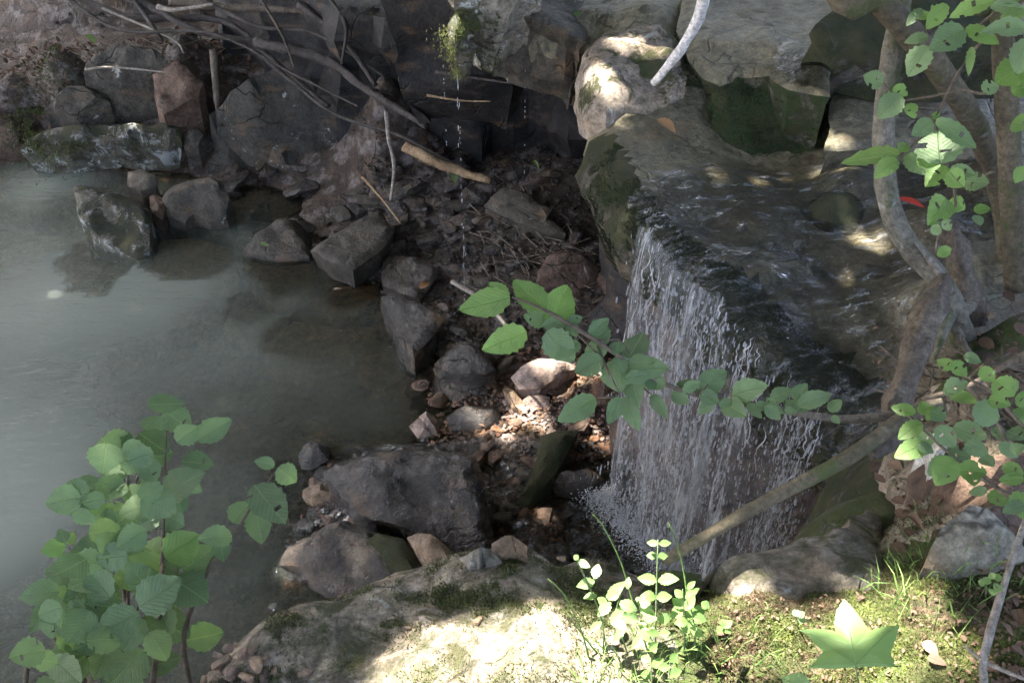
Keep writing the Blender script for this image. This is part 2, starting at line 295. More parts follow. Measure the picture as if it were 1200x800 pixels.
def slab_mesh(name, pts, thick, mat, ds=.03, under=0., rough=.012, bevel=.02, bw=.04, extra=(), planes=0, namp=.01, nf=6., levels=5, prof=None, sharp=38, seed=0, gap=1., ztop=None, stepz=0., smat=None, cap=True):
    rnd = random.Random(seed * 91 + 5)
    ctrl = [V(p) for p in pts] + [V(p) for p in extra]
    ol = []
    n = len(pts)
    for i in range(n):
        a, b = V(pts[i]), V(pts[(i + 1) % n]); k = max(1, int((b - a).xy.length / ds * .9))
        for j in range(k):
            p = a.lerp(b, j / k); L = (b - a).xy.length
            nx = rough * fbm(p, 5, 4, seed + 1); ny = rough * fbm(p, 5, 4, seed + 2)
            ol.append(V((p.x + nx, p.y + ny, p.z)))
    o2 = np.array([(p.x, p.y) for p in ol])
    area = .5 * np.sum(o2[:, 0] * np.roll(o2[:, 1], -1) - o2[:, 1] * np.roll(o2[:, 0], -1))
    if area < 0: ol.reverse(); o2 = o2[::-1].copy()
    mn, mxx = o2.min(0), o2.max(0)
    gx, gy = np.meshgrid(np.arange(mn[0], mxx[0], ds), np.arange(mn[1], mxx[1], ds * .87))
    gx[1::2] += ds / 2
    g = np.stack([gx.ravel(), gy.ravel()], 1); g += np.random.RandomState(seed).uniform(-.25, .25, g.shape) * ds
    g = g[inside(g, o2)]
    if len(g): g = g[poly_dist(g, o2) > ds * .55]
    allp = np.concatenate([o2, g]) if len(g) else o2
    dd = np.zeros(len(allp))
    if len(g): dd[len(o2):] = poly_dist(g, o2)
    C = np.array([(c.x, c.y, c.z) for c in ctrl])
    W = 1 / (((allp[:, None] - C[None, :, :2]) ** 2).sum(2) + 1e-3) ** 1.5
    z = (W * C[None, :, 2]).sum(1) / W.sum(1)
    z[:len(o2)] = [p.z for p in ol]
    cen = o2.mean(0); size = sqrt(abs(area))
    for k in range(planes):
        an = rnd.uniform(0, 2 * pi); dirv = np.array([cos(an), sin(an)]); sup = ((o2 - cen) @ dirv).max()
        sl = rnd.uniform(.25, .9); off = sup * rnd.uniform(.35, .8)
        zz = C[:len(pts), 2].mean() - sl * ((allp - cen) @ dirv - off) + .0
        z = np.minimum(z, zz)
    zs = []
    for i, (x, y) in enumerate(allp):
        q = z[i] + namp * fbm((x, y, z[i]), nf, 5, seed)
        if stepz:
            s_ = fbm((x, y, 0), 2.2, 3, seed + 9) * 2.2; q += stepz * (math.floor(s_ * 2) / 2)
        if bw and dd[i] < bw: q -= bevel * (1 - dd[i] / bw) ** 2
        zs.append(q)
    res = delaunay_2d_cdt([V((float(x), float(y))) for x, y in allp], [], [list(range(len(o2)))], 1, 1e-6)
    co, _, fs, orig = res[0], res[1], res[2], res[3]
    verts = []
    for i, c in enumerate(co):
        zz = zs[orig[i][0]] if orig[i] else zs[int(((allp - np.array(c)) ** 2).sum(1).argmin())]
        verts.append((c.x, c.y, zz))
    faces = [list(f) for f in fs]
    # side rings
    nO = len(ol); nrm = []
    for i in range(nO):
        t = o2[(i + 2) % nO] - o2[i - 2]; L = sqrt(t[0] ** 2 + t[1] ** 2) + 1e-9
        nrm.append((-t[1] / L, t[0] / L))
    base = len(verts); ring = [(o2[i][0], o2[i][1], zs[i]) for i in range(nO)]; verts += ring
    prof = prof or (lambda t: under * t)
    for k in range(1, levels + 1):
        t = k / levels; new = []
        for i in range(nO):
            off = prof(t) if prof.__code__.co_argcount == 1 else prof(t, o2[i][0], o2[i][1])
            zz = zs[i] - (thick if not callable(thick) else thick(o2[i][0], o2[i][1])) * t
            p = (o2[i][0] + nrm[i][0] * off, o2[i][1] + nrm[i][1] * off, zz)
            d = rough * 1.8 * fbm(p, 4, 5, seed + 4) + rough * .8 * fbm((p[0], p[1], p[2] * 3.5), 9, 3, seed + 5)
            new.append((p[0] + nrm[i][0] * d, p[1] + nrm[i][1] * d, zz))
        b0 = len(verts); verts += new; pb = b0 - nO
        for i in range(nO):
            j = (i + 1) % nO; faces.append([pb + i, b0 + i, b0 + j, pb + j])
    if cap: faces.append([len(verts) - nO + i for i in range(nO)][::-1])
    bm = bmesh.new(); bv = [bm.verts.new(v) for v in verts]
    for f in faces:
        try: bm.faces.new([bv[i] for i in f])
        except ValueError: pass
    bmesh.ops.remove_doubles(bm, verts=bm.verts, dist=1e-5)
    bmesh.ops.triangulate(bm, faces=[f for f in bm.faces if len(f.verts) > 4])
    bmesh.ops.recalc_face_normals(bm, faces=bm.faces)
    me = bpy.data.meshes.new(name); bm.to_mesh(me); bm.free(); me.materials.append(mat)
    me.polygons.foreach_set('use_smooth', [True] * len(me.polygons)); me.set_sharp_from_angle(angle=R(sharp))
    return me
def slab(name, pts, thick, mat, label=None, cat=None, group=None, kind=None, px=None, **k):
    if px is not None:   # outline from the photograph, laid on its own height
        zf, zb = px; vmin = min(p[1] for p in pts); vmax = max(p[1] for p in pts)
        pts = [P(p[0], p[1], zf + (zb - zf) * (vmax - p[1]) / max(1, vmax - vmin)) for p in pts]
    me = slab_mesh(name, pts, thick, M[mat] if isinstance(mat, str) else mat, **k)
    o = link(name, me)
    return tag(o, label, cat, group, kind)
def tube(path, rad, mat, name, seg=10, bumpy=.12, ds=.03, seed=0, cap=True, parent=None):
    pts = [V(p) for p in path]; n = len(pts)
    if not hasattr(rad, '__len__'): rad = [rad] * n
    # catmull-rom
    P2, R2 = [], []
    for i in range(n - 1):
        p0, p1, p2, p3 = pts[max(0, i - 1)], pts[i], pts[i + 1], pts[min(n - 1, i + 2)]
        k = max(2, int((p2 - p1).length / ds))
        for j in range(k + (1 if i == n - 2 else 0)):
            t = j / k
            P2.append(.5 * ((2 * p1) + (p2 - p0) * t + (2 * p0 - 5 * p1 + 4 * p2 - p3) * t * t + (3 * p1 - p0 - 3 * p2 + p3) * t ** 3))
            R2.append(rad[i] + (rad[i + 1] - rad[i]) * t)
    verts, faces = [], []; up = V((.3, .2, .93))
    for i, p in enumerate(P2):
        d = (P2[min(i + 1, len(P2) - 1)] - P2[max(i - 1, 0)]).normalized()
        a = d.cross(up)
        if a.length < .1: a = d.cross(V((1, 0, 0)))
        a.normalize(); b = d.cross(a); 
        for k in range(seg):
            th = 2 * pi * k / seg; q = a * cos(th) + b * sin(th)
            r = R2[i] * (1 + bumpy * fbm((p.x + q.x * .1 + seed, p.y + q.y * .1, p.z + q.z * .1), 14, 4) * 1.6 + bumpy * .5 * fbm((th * .8, i * .03, seed), 2, 3))
            verts.append(p + q * r)
    for i in range(len(P2) - 1):
        for k in range(seg):
            k2 = (k + 1) % seg; faces.append([i * seg + k, i * seg + k2, (i + 1) * seg + k2, (i + 1) * seg + k])
    if cap:
        verts += [P2[0], P2[-1]]; a0, b0 = len(verts) - 2, len(verts) - 1; L = (len(P2) - 1) * seg
        for k in range(seg):
            k2 = (k + 1) % seg; faces.append([a0, k2, k]); faces.append([b0, L + k, L + k2])
    me = mesh_from(name, verts, faces, M[mat]); return link(name, me, parent)

# ------------------------------------------------------------------ terrain of the pool and far bank
GC = [(100, 300, -.55), (150, 450, -.6), (280, 600, -.14), (50, 700, -.6), (0, 210, -.35), (60, 230, -.3), (-200, 300, -.7), (-200, 600, -.7), (220, 420, -.45), (300, 450, -.22), (380, 420, -.11), (440, 440, -.09), (350, 330, -.10), (220, 320, -.17), (270, 660, -.035), (235, 720, -.13), (320, 700, -.05),
      (250, 262, -.06), (300, 232, .0), (340, 225, .0), (400, 222, .02), (480, 222, .08), (380, 180, .1), (340, 250, -.05), (400, 260, -.02), (430, 290, .02), (560, 300, .08), (500, 380, .02), (500, 470, -.01), (450, 500, -.05), (400, 560, .015), (330, 580, -.025), (350, 540, -.04), (280, 300, -.12), (180, 260, -.15), (600, 520, .04), (550, 560, .035),
      (700, 620, -.05), (640, 600, .005), (560, 190, .18), (640, 210, .22), (600, 250, .14), (700, 300, .14), (690, 400, .06), (740, 450, .06), (740, 560, .0), (420, 640, .0), (480, 160, .2), (430, 150, .3),
      (30, 120, .12), (120, 120, .1), (200, 120, .12), (150, 150, .05), (100, 60, .45), (220, 60, .42), (0, 60, .5), (60, 20, .7), (200, 10, .72), (330, 40, .5), (400, 40, .55), (450, 60, .5), (440, 10, .95), (-150, 80, .5), (-150, 180, -.1)]
GP = np.array([tuple(P(*g)) for g in GC] + [(-6, 8, 1.6), (-3, 8, 1.7), (0, 8, 1.7), (-6, 1, -.7), (-2.5, 0, -.7), (0, 0, -.5), (1, 1, -.3), (1.2, 3, .2), (1.5, 5, .5), (-5, 5.5, .2), (-9, 5, -.4)])
def ground_z(x, y):
    d = ((GP[:, 0] - x) ** 2 + (GP[:, 1] - y) ** 2) + 1.5e-2; w_ = 1 / d ** 1.5
    z = float((w_ * GP[:, 2]).sum() / w_.sum())
    if y > 8: z += (y - 8) * .12
    return z + .035 * fbm((x, y, 0), 2.5, 5) + .012 * fbm((x, y, 3), 14, 3)
def axis(a, b, fine, lo, hi, coarse):
    r = []; x = a
    while x < b:
        r.append(x); x = x + fine if lo - 1e-6 <= x <= hi else (min(x + coarse, lo) if x < lo else x + coarse)
    return r + [b]
xs = axis(-30, 30, .035, -3.6, 1.2, 1.2); ys = axis(-20, 45, .035, 1.6, 6.6, 1.2)
gv = [(x, y, ground_z(x, y)) for y in ys for x in xs]; nx = len(xs)
gf = [[j * nx + i, j * nx + i + 1, (j + 1) * nx + i + 1, (j + 1) * nx + i] for j in range(len(ys) - 1) for i in range(nx - 1)]
gm = mesh_from('ground', gv, gf, M['bed']); gm.materials.append(M['silt'])   # fine tan silt has settled wherever the pool stands
gm.polygons.foreach_set('material_index', [1 if gv[f[0]][2] < -.022 + .012 * fbm(gv[f[0]], 5, 3) and gv[f[0]][0] < -.2 else 0 for f in gf])
tag(link('ground', gm), kind='structure', label='brown stream bed and far bank')
# ------------------------------------------------------------------ the undercut ledge that carries the stream
LIP = [(748, 262, 1.15), (770, 295, 1.12), (800, 322, 1.10), (830, 345, 1.08), (856, 348, 1.10), (875, 372, 1.07), (905, 402, 1.04), (935, 432, 1.0), (962, 452, .97), (985, 482, .93)]
led = [(625, 22, 1.3), (655, 32, 1.28), (690, 36, 1.27), (684, 62, 1.25), (690, 100, 1.22), (694, 135, 1.2), (688, 165, 1.18), (700, 195, 1.17), (722, 232, 1.16)] + LIP + [(1030, 505, .93), (1062, 488, 1.02)]
ledw = [P(*p) for p in led] + [V((1.3, 1.62, 1.12)), V((3, 1.7, 1.25)), V((7, 3, 1.4)), V((7, 9, 1.7)), V((1, 9, 1.7)), V((-.1, 6, 1.5)), V((0.0, 4.5, 1.36))]
ex = [P(*p) for p in [(750, 130, 1.2), (800, 180, 1.16), (850, 240, 1.14), (900, 300, 1.11), (900, 200, 1.12), (960, 260, 1.12), (1000, 200, 1.2), (980, 340, 1.06), (1020, 300, 1.1), (1040, 400, 1.04), (960, 400, 1.0), (1100, 250, 1.22), (1100, 330, 1.2), (900, 360, 1.06), (800, 270, 1.12), (800, 84, 1.28), (822, 100, 1.26), (790, 50, 1.31), (785, 100, 1.255), (842, 125, 1.20), (838, 148, 1.17), (852, 170, 1.14), (805, 130, 1.215), (825, 165, 1.165), (765, 120, 1.225), (770, 155, 1.19), (720, 150, 1.19), (790, 185, 1.16), (740, 115, 1.24), (880, 188, 1.12), (930, 192, 1.12), (965, 190, 1.13), (700, 10, 1.32), (760, 10, 1.34), (1200, 200, 1.28), (1050, 120, 1.25), (850, 290, 1.13), (1010, 440, .98)]]
ledge = slab('rock_ledge', ledw, .34, 'ledge', kind='structure', label='wet stone ledge that carries the stream', ds=.034, rough=.022, bevel=.07, bw=.10, namp=.022, nf=4, extra=ex, levels=7, prof=lambda t, x, y: -(.02 + (.055 if (y < 2.25 and x < 1.0) else 0)) * sin(pi * t) + .2 * t ** 2.2, sharp=50, seed=3)
lip_me = ledge.data; lip_me.materials.append(M['lip'])
LW = [P(*p) for p in led[6:19]]; LW2 = np.array([(p.x, p.y) for p in LW])
for f in lip_me.polygons:   # moss hangs over the rim where the stream spills
    c = f.center
    if c.y < 4 and c.x < 1.2:
        a = LW2[:-1]; b = LW2[1:]; d_ = b - a; t = np.clip((((np.array([[c.x, c.y]]) - a) * d_).sum(1)) / (d_ ** 2).sum(1), 0, 1)
        dd = sqrt((((a + t[:, None] * d_) - np.array([[c.x, c.y]])) ** 2).sum(1).min()) + .04 * fbm(c, 9, 3)
        if (c.y < 2.25 and dd < .13) or dd < .075 + .05 * max(0, 3 - abs(c.y - 2.3) * 3) / 3: f.material_index = 1
core = [(.72, 4.45), (.56, 3.9), (.5, 3.4), (.52, 3.0), (.5, 2.75), (.54, 2.5), (.62, 2.25), (.78, 2.05), (.92, 1.85), (1.1, 1.6), (2.5, 1.5), (4, 3), (4, 8), (-2.2, 8), (-1.6, 5.6), (-1.0, 5.1), (-.75, 4.95), (-.3, 4.85), (.2, 4.9)]
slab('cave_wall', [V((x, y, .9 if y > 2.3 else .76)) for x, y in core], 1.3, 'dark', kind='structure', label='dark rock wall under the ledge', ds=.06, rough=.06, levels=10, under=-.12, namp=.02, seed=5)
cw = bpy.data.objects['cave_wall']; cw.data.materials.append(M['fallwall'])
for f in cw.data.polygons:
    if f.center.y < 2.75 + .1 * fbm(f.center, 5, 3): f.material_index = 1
# upper slabs
slab('stone_slab', [P(*q) for q in [(808, 66, 1.325), (796, 30, 1.35), (800, -10, 1.38), (860, -60, 1.45), (1200, -70, 1.55), (1150, 40, 1.45), (1010, 62, 1.42), (975, 78, 1.40), (972, 108, 1.37), (940, 103, 1.36), (925, 99, 1.36), (903, 82, 1.36), (870, 84, 1.335), (846, 95, 1.315), (826, 86, 1.315)]], .27, 'ledge', 'flat brown stone slab above the mossy step', 'rock', extra=[P(900, 40, 1.39), P(960, 60, 1.40), P(850, 40, 1.37)], ds=.03, rough=.012, levels=8, bevel=.02, seed=11, prof=lambda t: .05 * t)
u2 = bpy.data.objects['stone_slab']; u2.data.materials.append(M['mossface'])
for f in u2.data.polygons:
    if f.normal.z < .5 and f.center.x > .5: f.material_index = 1
slab('mossy_step', [(836, 100), (870, 88), (900, 87), (925, 103), (972, 113), (966, 150), (968, 188), (930, 195), (895, 190), (862, 165), (835, 135)], .25, 'mossface', 'moss covered vertical step below the flat upper slab', 'rock', px=(1.10, 1.32), ds=.02, rough=.02, levels=4, bevel=.02, seed=12, namp=.03, nf=12)
slab('stone_slab', [(972, 112), (968, 172), (1020, 168), (1100, 176), (1250, 195), (1350, 120), (1250, 40), (1010, 66)], .2, 'ledge', 'grey stone shelf behind the two crossing trunks', 'rock', px=(1.24, 1.34), ds=.04, rough=.02, seed=13, prof=lambda t: .03 * t)
slab('stone_slab', [(960, 20), (985, 0), (1060, -20), (1200, -20), (1200, 60), (1040, 62), (1000, 50), (975, 40)], .15, 'lip', 'dark mossy shelf at the top beside the shallow puddle', 'rock', px=(1.46, 1.6), ds=.04, rough=.02, seed=14)
slab('rock_outcrop', [(684, 62), (700, 40), (720, 26), (775, 27), (792, 35), (800, 60), (806, 85), (800, 104), (760, 108), (735, 104), (714, 118), (696, 112), (680, 82)], .12, 'out', 'pale pink sunlit outcrop on the left corner of the ledge', 'rock', px=(1.27, 1.36), ds=.022, rough=.015, bevel=.03, bw=.07, planes=2, namp=.03, nf=9, seed=15)
slab('rock', [(942, 232), (962, 210), (1000, 205), (1030, 222), (1030, 262), (1000, 278), (965, 268), (945, 250)], .16, 'lip', 'rounded wet rock in the stream left of the grey trunk', 'rock', px=(1.13, 1.185), ds=.02, rough=.012, bevel=.05, bw=.1, seed=16)
slab('rock', [(800, 78), (812, 68), (828, 84), (830, 104), (815, 112), (803, 104)], .12, 'lip', 'small dark block wedged in the crevice under the slab', 'rock', px=(1.24, 1.33), ds=.015, seed=17, planes=2)
# overhanging rocks above the cave
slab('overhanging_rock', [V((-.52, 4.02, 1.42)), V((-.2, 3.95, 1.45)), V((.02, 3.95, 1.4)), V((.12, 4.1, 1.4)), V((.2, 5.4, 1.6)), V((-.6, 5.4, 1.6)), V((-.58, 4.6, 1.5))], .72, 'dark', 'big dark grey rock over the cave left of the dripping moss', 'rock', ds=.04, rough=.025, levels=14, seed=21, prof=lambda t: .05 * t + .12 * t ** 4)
nose = slab('overhanging_rock', [V((-.30, 3.75, 1.5)), V((-.22, 3.6, 1.5)), V((-.10, 3.58, 1.5)), V((.0, 3.62, 1.47)), V((.10, 3.75, 1.4)), V((.12, 4.2, 1.45)), V((-.25, 4.3, 1.5))], .36, 'boulder', 'pale knob of rock with dripping moss hanging over the cave', 'rock', ds=.02, rough=.022, levels=12, seed=22, prof=lambda t: .03 * sin(3 * t) + .13 * t ** 2)
slab('overhanging_rock', [P(588, 5, 1.36), P(622, 15, 1.33), P(660, 34, 1.3), P(692, 44, 1.27), P(690, 30, 1.28), V((.35, 4.4, 1.3)), V((0, 4.4, 1.35))], .30, 'shore', 'brown overhanging block between the dripping knob and the pale outcrop', 'rock', ds=.025, rough=.03, levels=8, seed=23, prof=lambda t: .02 * sin(6 * t) + .06 * t)

tq = PY(540, 70, 3.57)
slab('overhanging_rock', [tq + V((.05 * cos(a) + .012, .05 * sin(a) + .03, .17 + .02 * sin(a))) for a in [k * .7 for k in range(9)]], .20, 'mossy', 'small mossy lobe under the pale knob where the water drips', 'rock', ds=.012, rough=.012, bevel=.03, bw=.04, levels=8, seed=24, prof=lambda t: .035 * t ** 2.5)
# ------------------------------------------------------------------ rocks traced one by one
T = [
 ([(22,127),(80,126),(140,132),(195,135),(210,147),(213,163),(190,170),(130,166),(70,172),(45,172),(20,168)], (.19,.36), .16, 'lichen', 'long flat lichen spotted rock at the far edge of the pool', dict(under=.04)),
 ([(97,60),(130,38),(155,36),(180,34),(195,66),(165,76),(130,84),(97,82)], (.5,.68), .3, 'shore', 'brown angular boulder above the lichen rock below the dead sticks', {}),
 ([(178,82),(207,68),(235,87),(230,103),(205,122),(190,132),(180,110)], (.36,.56), .25, 'red', 'smooth reddish stone right of the leaf filled hollow', {}),
 ([(50,123),(70,105),(80,93),(97,83),(123,88),(125,97),(110,110),(90,127)], (.34,.5), .25, 'shore', 'grey stone left of the leaf filled hollow on the far bank', {}),
 ([(-40,170),(-30,120),(0,125),(20,118),(22,135),(18,158),(-5,168)], (.12,.3), .3, 'red', 'brown rock cut by the left edge of the photo', {}),
 ([(82,213),(90,192),(110,197),(140,197),(160,212),(173,227),(177,253),(175,288),(163,300),(140,290),(120,278),(90,245)], (.02,.30), .35, 'lichen', 'mossy pale speckled rock dipping into the pool at far left', dict(planes=3)),
 ([(147,197),(167,193),(183,203),(180,212),(163,218),(148,213)], (.18,.24), .2, 'shore', 'small grey stone behind the speckled pool rock', {}),
 ([(188,225),(190,213),(207,192),(225,190),(240,193),(258,208),(270,227),(265,247),(247,255),(225,245),(215,258),(195,250)], (.06,.26), .3, 'shore', 'rounded brown grey rock under the tall grey wall rock', {}),
 ([(172,222),(188,215),(192,238),(190,252),(176,245)], (.1,.16), .2, 'red', 'small reddish stone squeezed between two bank rocks', {}),
 ([(212,140),(232,138),(238,150),(232,165),(215,166)], (.2,.3), .3, 'shore', 'small block at the right end of the lichen rock', {}),
 ([(240,62),(285,66),(330,76),(375,90),(412,106),(414,116),(396,150),(378,150),(330,160),(255,155),(243,130)], (.22,.66), .5, 'wall', 'tall smooth grey rock behind the vertical dead stick', dict(ds=.04, rough=.025, under=-.04)),
 ([(250,152),(330,158),(372,160),(360,200),(300,204),(242,196)], (.03,.22), .3, 'wall', 'lower grey step of the tall smooth rock at the waterline', dict(ds=.04, under=-.02)),
 ([(283,290),(300,270),(330,252),(355,248),(363,262),(362,297),(320,300)], (.035,.10), .2, 'shore', 'olive flat rock with one yellow leaf at the waterline', {}),
 ([(362,283),(385,262),(410,248),(440,235),(462,268),(447,290),(413,312),(380,297)], (.13,.2), .2, 'shore', 'grey pointed slab propped over a dark gap beside the pool', dict(under=.05)),
 ([(447,290),(473,288),(513,310),(513,320),(490,343),(467,340),(447,330)], (.06,.13), .2, 'wetbrown', 'dark brown slab right of the propped grey slab', {}),
 ([(448,342),(463,336),(490,350),(517,364),(522,370),(508,388),(490,407),(487,417),(467,397)], (.10,.17), .25, 'wet', 'wet greenish wedge rock with a bright rim at the pool edge', dict(planes=1)),
 ([(510,417),(524,400),(540,388),(567,404),(580,427),(567,434),(520,429)], (.12,.17), .13, 'wet', 'round topped wet rock where the drip lands', dict(under=-.02)),
 ([(512,432),(530,432),(568,437),(575,450),(560,463),(535,465),(520,452)], (.03,.08), .2, 'wetbrown', 'brown stone directly under the round topped wet rock', {}),
 ([(630,314),(643,284),(655,270),(667,277),(685,290),(702,310),(700,320),(680,335),(630,327)], (.14,.28), .25, 'red', 'brown triangular rock above the leafy branch', dict(planes=1)),
 ([(597,435),(610,422),(630,412),(675,408),(672,420),(660,432),(633,450),(606,448)], (.12,.17), .10, 'pink', 'sunlit pink slab under the leafy branch', {}),
 ([(610,460),(625,455),(645,462),(643,478),(622,482),(612,474)], (.05,.1), .15, 'pink', 'small sunlit pink stone below the pink slab', {}),
 ([(590,440),(600,455),(612,468),(612,476),(600,470),(588,452)], (.08,.12), .15, 'tan', 'thin brown stone leaning left of the pink slab', {}),
 ([(633,486),(655,480),(682,492),(668,520),(650,550),(625,580),(608,600),(598,592),(618,560),(630,530)], (.04,.16), .25, 'lip', 'long dark mossy slab leaning down toward the splash pool', dict(planes=1)),
 ([(690,348),(720,342),(753,345),(755,370),(735,378),(697,370)], (.13,.18), .2, 'wetbrown', 'dark brown block beside the left edge of the waterfall', {}),
 ([(700,320),(722,306),(745,318),(742,335),(715,340)], (.14,.2), .2, 'red', 'brown stone wedged between brown rock and waterfall', {}),
 ([(567,232),(585,224),(605,232),(650,255),(662,268),(640,266),(600,252)], (.2,.24), .06, 'shore', 'upper of two thin grey slabs in the cave rubble', {}),
 ([(575,215),(610,218),(648,240),(640,250),(600,236),(575,226)], (.26,.28), .08, 'shore', 'farther of two thin grey slabs in the cave rubble', {}),
 ([(378,540),(392,526),(430,516),(470,512),(520,516),(560,530),(570,555),(573,580),(580,625),(568,642),(530,625),(470,608),(440,600),(400,575)], (.10,.24), .35, 'wet', 'large dark wet boulder with water sheeting over it in the lower centre', dict(planes=1, bevel=.05, bw=.08, namp=.035, nf=6, ds=.02, rough=.02)),
 ([(318,625),(330,608),(350,600),(400,600),(430,612),(460,632),(480,650),(512,674),(480,690),(440,695),(415,700),(380,682),(345,645)], (.05,.16), .3, 'wetbrown', 'long brown wet rock in front of the large dark boulder', dict(bevel=.04, bw=.08, planes=1, namp=.035, nf=7, ds=.02, rough=.02)),
 ([(425,620),(440,610),(470,625),(490,650),(512,676),(485,684),(450,650)], (.12,.2), .25, 'lip', 'dark mossy wedge between the wet brown rock and tan rock', dict(planes=1)),
 ([(472,612),(485,610),(505,616),(525,635),(541,650),(540,664),(518,674),(505,662),(487,634)], (.16,.25), .2, 'tan', 'tan angular rock at the foot of the near bank', dict(planes=2)),
 ([(350,528),(362,504),(374,500),(384,512),(384,532),(366,546),(354,545)], (.02,.1), .2, 'wet', 'small black wet knob at the pool edge', {}),
 ([(355,570),(378,560),(398,575),(390,590),(366,588)], (.03,.08), .15, 'tan', 'orange brown stone left of the large dark boulder', {}),
 ([(645,548),(665,536),(690,542),(706,560),(680,572),(655,566)], (.05,.1), .15, 'wet', 'wet glinting stone in the splash pool left of the waterfall', {}),
 ([(718,560),(735,548),(742,570),(728,590),(716,580)], (.05,.1), .2, 'wetbrown', 'reddish stone at the left foot of the waterfall', {}),
 ([(395,395),(440,390),(470,400),(465,420),(430,425)], (-.04,-.03), .15, 'under', 'small sunken stone beside the wedge rock', {}),
 ([(520,478),(545,465),(585,470),(590,490),(560,505),(528,500)], (.03,.08), .2, 'wet', 'wet stone in the shallow riffle below the leafy branch', {}),
 ([(480,492),(500,478),(514,488),(512,508),(488,510)], (.02,.05), .1, 'pink', 'pale pink stone at the edge of the riffle', {}),
 ([(283,302),(363,300),(370,312),(378,330),(376,348),(350,352),(323,357),(307,343),(292,322)], (-.04,-.01), .2, 'under', 'sunken brown slab below the olive flat rock', dict(planes=0)),
 ([(377,355),(387,333),(447,330),(452,353),(427,360),(390,374)], (-.02,0.), .12, 'under', 'sunken reddish brown slab left of the wedge rock', dict(planes=0)),
 ([(310,400),(345,370),(400,380),(443,377),(447,387),(430,410),(397,433),(360,438),(320,423)], (-.055,-.04), .12, 'under', 'broad pale sunken slab in the middle of the shallows', dict(planes=0)),
 ([(160,318),(185,280),(230,276),(270,285),(280,320),(255,338),(195,342)], (-.07,-.04), .2, 'under', 'sunken slab nearest the far left rocks', dict(planes=0)),
 ([(417,420),(453,414),(487,450),(513,463),(500,482),(433,486)], (-.06,-.04), .1, 'under', 'sunken slab at the near end of the shallows', dict(planes=0)),
 ([(300,357),(340,368),(322,385),(300,397),(260,394),(268,362)], (-.085,-.07), .1, 'under', 'faint sunken slab left of the broad pale one', dict(planes=0)),
 ([(90,300),(150,300),(165,320),(130,370),(90,360),(70,330)], (-.11,-.08), .15, 'under', 'faint deep slab in the pool below the speckled rock', dict(planes=0)),
]
UNDER = []
for i, (pts, zz, th, mat, lab, kw) in enumerate(T):
    k = dict(ds=.024, rough=.012, bevel=.022, bw=.04, planes=2, namp=.012, nf=9, levels=4, sharp=32); k.update(kw)
    o = slab('rock', pts, th, mat, lab, 'rock', px=zz, seed=30 + i, **k)
    if mat == 'under': UNDER.append(o)

def bvh_of(o):
    return BVHTree.FromPolygons([v.co.copy() for v in o.data.vertices], [tuple(p.vertices) for p in o.data.polygons])
# pool water: one level sheet, murkier where it is deeper
xs = axis(-29, 1.0, .035, -3.2, 1.0, 1.5); ys = axis(-19, 7.5, .035, 1.4, 5.8, 1.5); nx = len(xs)
wv, mk = [], []
UB = [bvh_of(o) for o in UNDER]
def gz(x, y):
    z = ground_z(x, y)
    if -3.6 < x < .3 and 1.5 < y < 6:
        for b_ in UB:
            h = b_.ray_cast(V((x, y, 1)), V((0, 0, -1)))[0]
            if h is not None: z = max(z, h.z)
    return z
for y in ys:
    for x in xs:
        r = fbm((x * .9, y, 1), 3, 3) * .004
        wv.append((x, y, r)); dep = max(0, -gz(x, y)); mk.append(1 - exp(-dep * 3.4))
wf = [[j * nx + i, j * nx + i + 1, (j + 1) * nx + i + 1, (j + 1) * nx + i] for j in range(len(ys) - 1) for i in range(nx - 1)]
wm = mesh_from('pool_water', wv, wf, M['water']); at = wm.attributes.new('murk', 'FLOAT', 'POINT'); at.data.foreach_set('value', mk)
tag(link('pool_water', wm), kind='structure', label='still murky grey green pool')

# ------------------------------------------------------------------ near bank
bk = [(40, 900), (130, 840), (190, 792), (235, 766), (262, 740), (325, 700), (390, 684), (455, 664), (515, 645), (565, 632), (612, 632), (660, 640), (720, 642), (758, 664), (800, 672), (830, 664), (900, 650), (960, 640), (1020, 628), (1048, 596), (1050, 560), (1046, 520), (1062, 484), (1100, 440), (1120, 402), (1200, 352), (1330, 300)]
def bz(u, v): return 1.10 + (.12 * max(0, u - 900) / 300) + (.05 if v > 700 else 0)
bkw = [P(u, v, bz(u, v)) for u, v in bk] + [V((4, 1.9, 1.6)), V((4, -2, 1.6)), V((-1.1, -2, 1.3)), V((-1.0, .3, 1.2))]
bex = [P(*p) for p in [(500, 760, 1.17), (650, 740, 1.19), (800, 740, 1.2), (900, 720, 1.2), (1000, 700, 1.22), (1100, 700, 1.27), (1150, 600, 1.33), (1150, 500, 1.33), (1180, 420, 1.35), (1200, 750, 1.33), (350, 760, 1.13), (950, 780, 1.22), (1110, 560, 1.26), (1080, 640, 1.2), (600, 690, 1.15)]]
bank = slab('near_bank', bkw, 1.7, 'bank', kind='structure', label='rock bank in the foreground', ds=.028, rough=.03, bevel=.05, bw=.08, extra=bex, namp=.028, nf=5, levels=12, under=.05, seed=71, sharp=60)
bank.data.materials.append(M['soil'])
for f in bank.data.polygons:
    c = f.center
    if f.normal.z > .3 and c.x > .27 + .05 * fbm(c, 6, 3) and c.y < 3.0:
        edge = c.y > (1.29 - .10 * (c.x - .3)) + .03 * fbm(c, 8, 3) and c.x < 1.0
        if not edge: f.material_index = 1
def bvh_of(o):
    return BVHTree.FromPolygons([v.co.copy() for v in o.data.vertices], [tuple(p.vertices) for p in o.data.polygons])
BB = bvh_of(bank); LB = bvh_of(ledge)
def drop(b, x, y, z0=3):
    h = b.ray_cast(V((x, y, z0)), V((0, 0, -1))); return h[0], h[1]
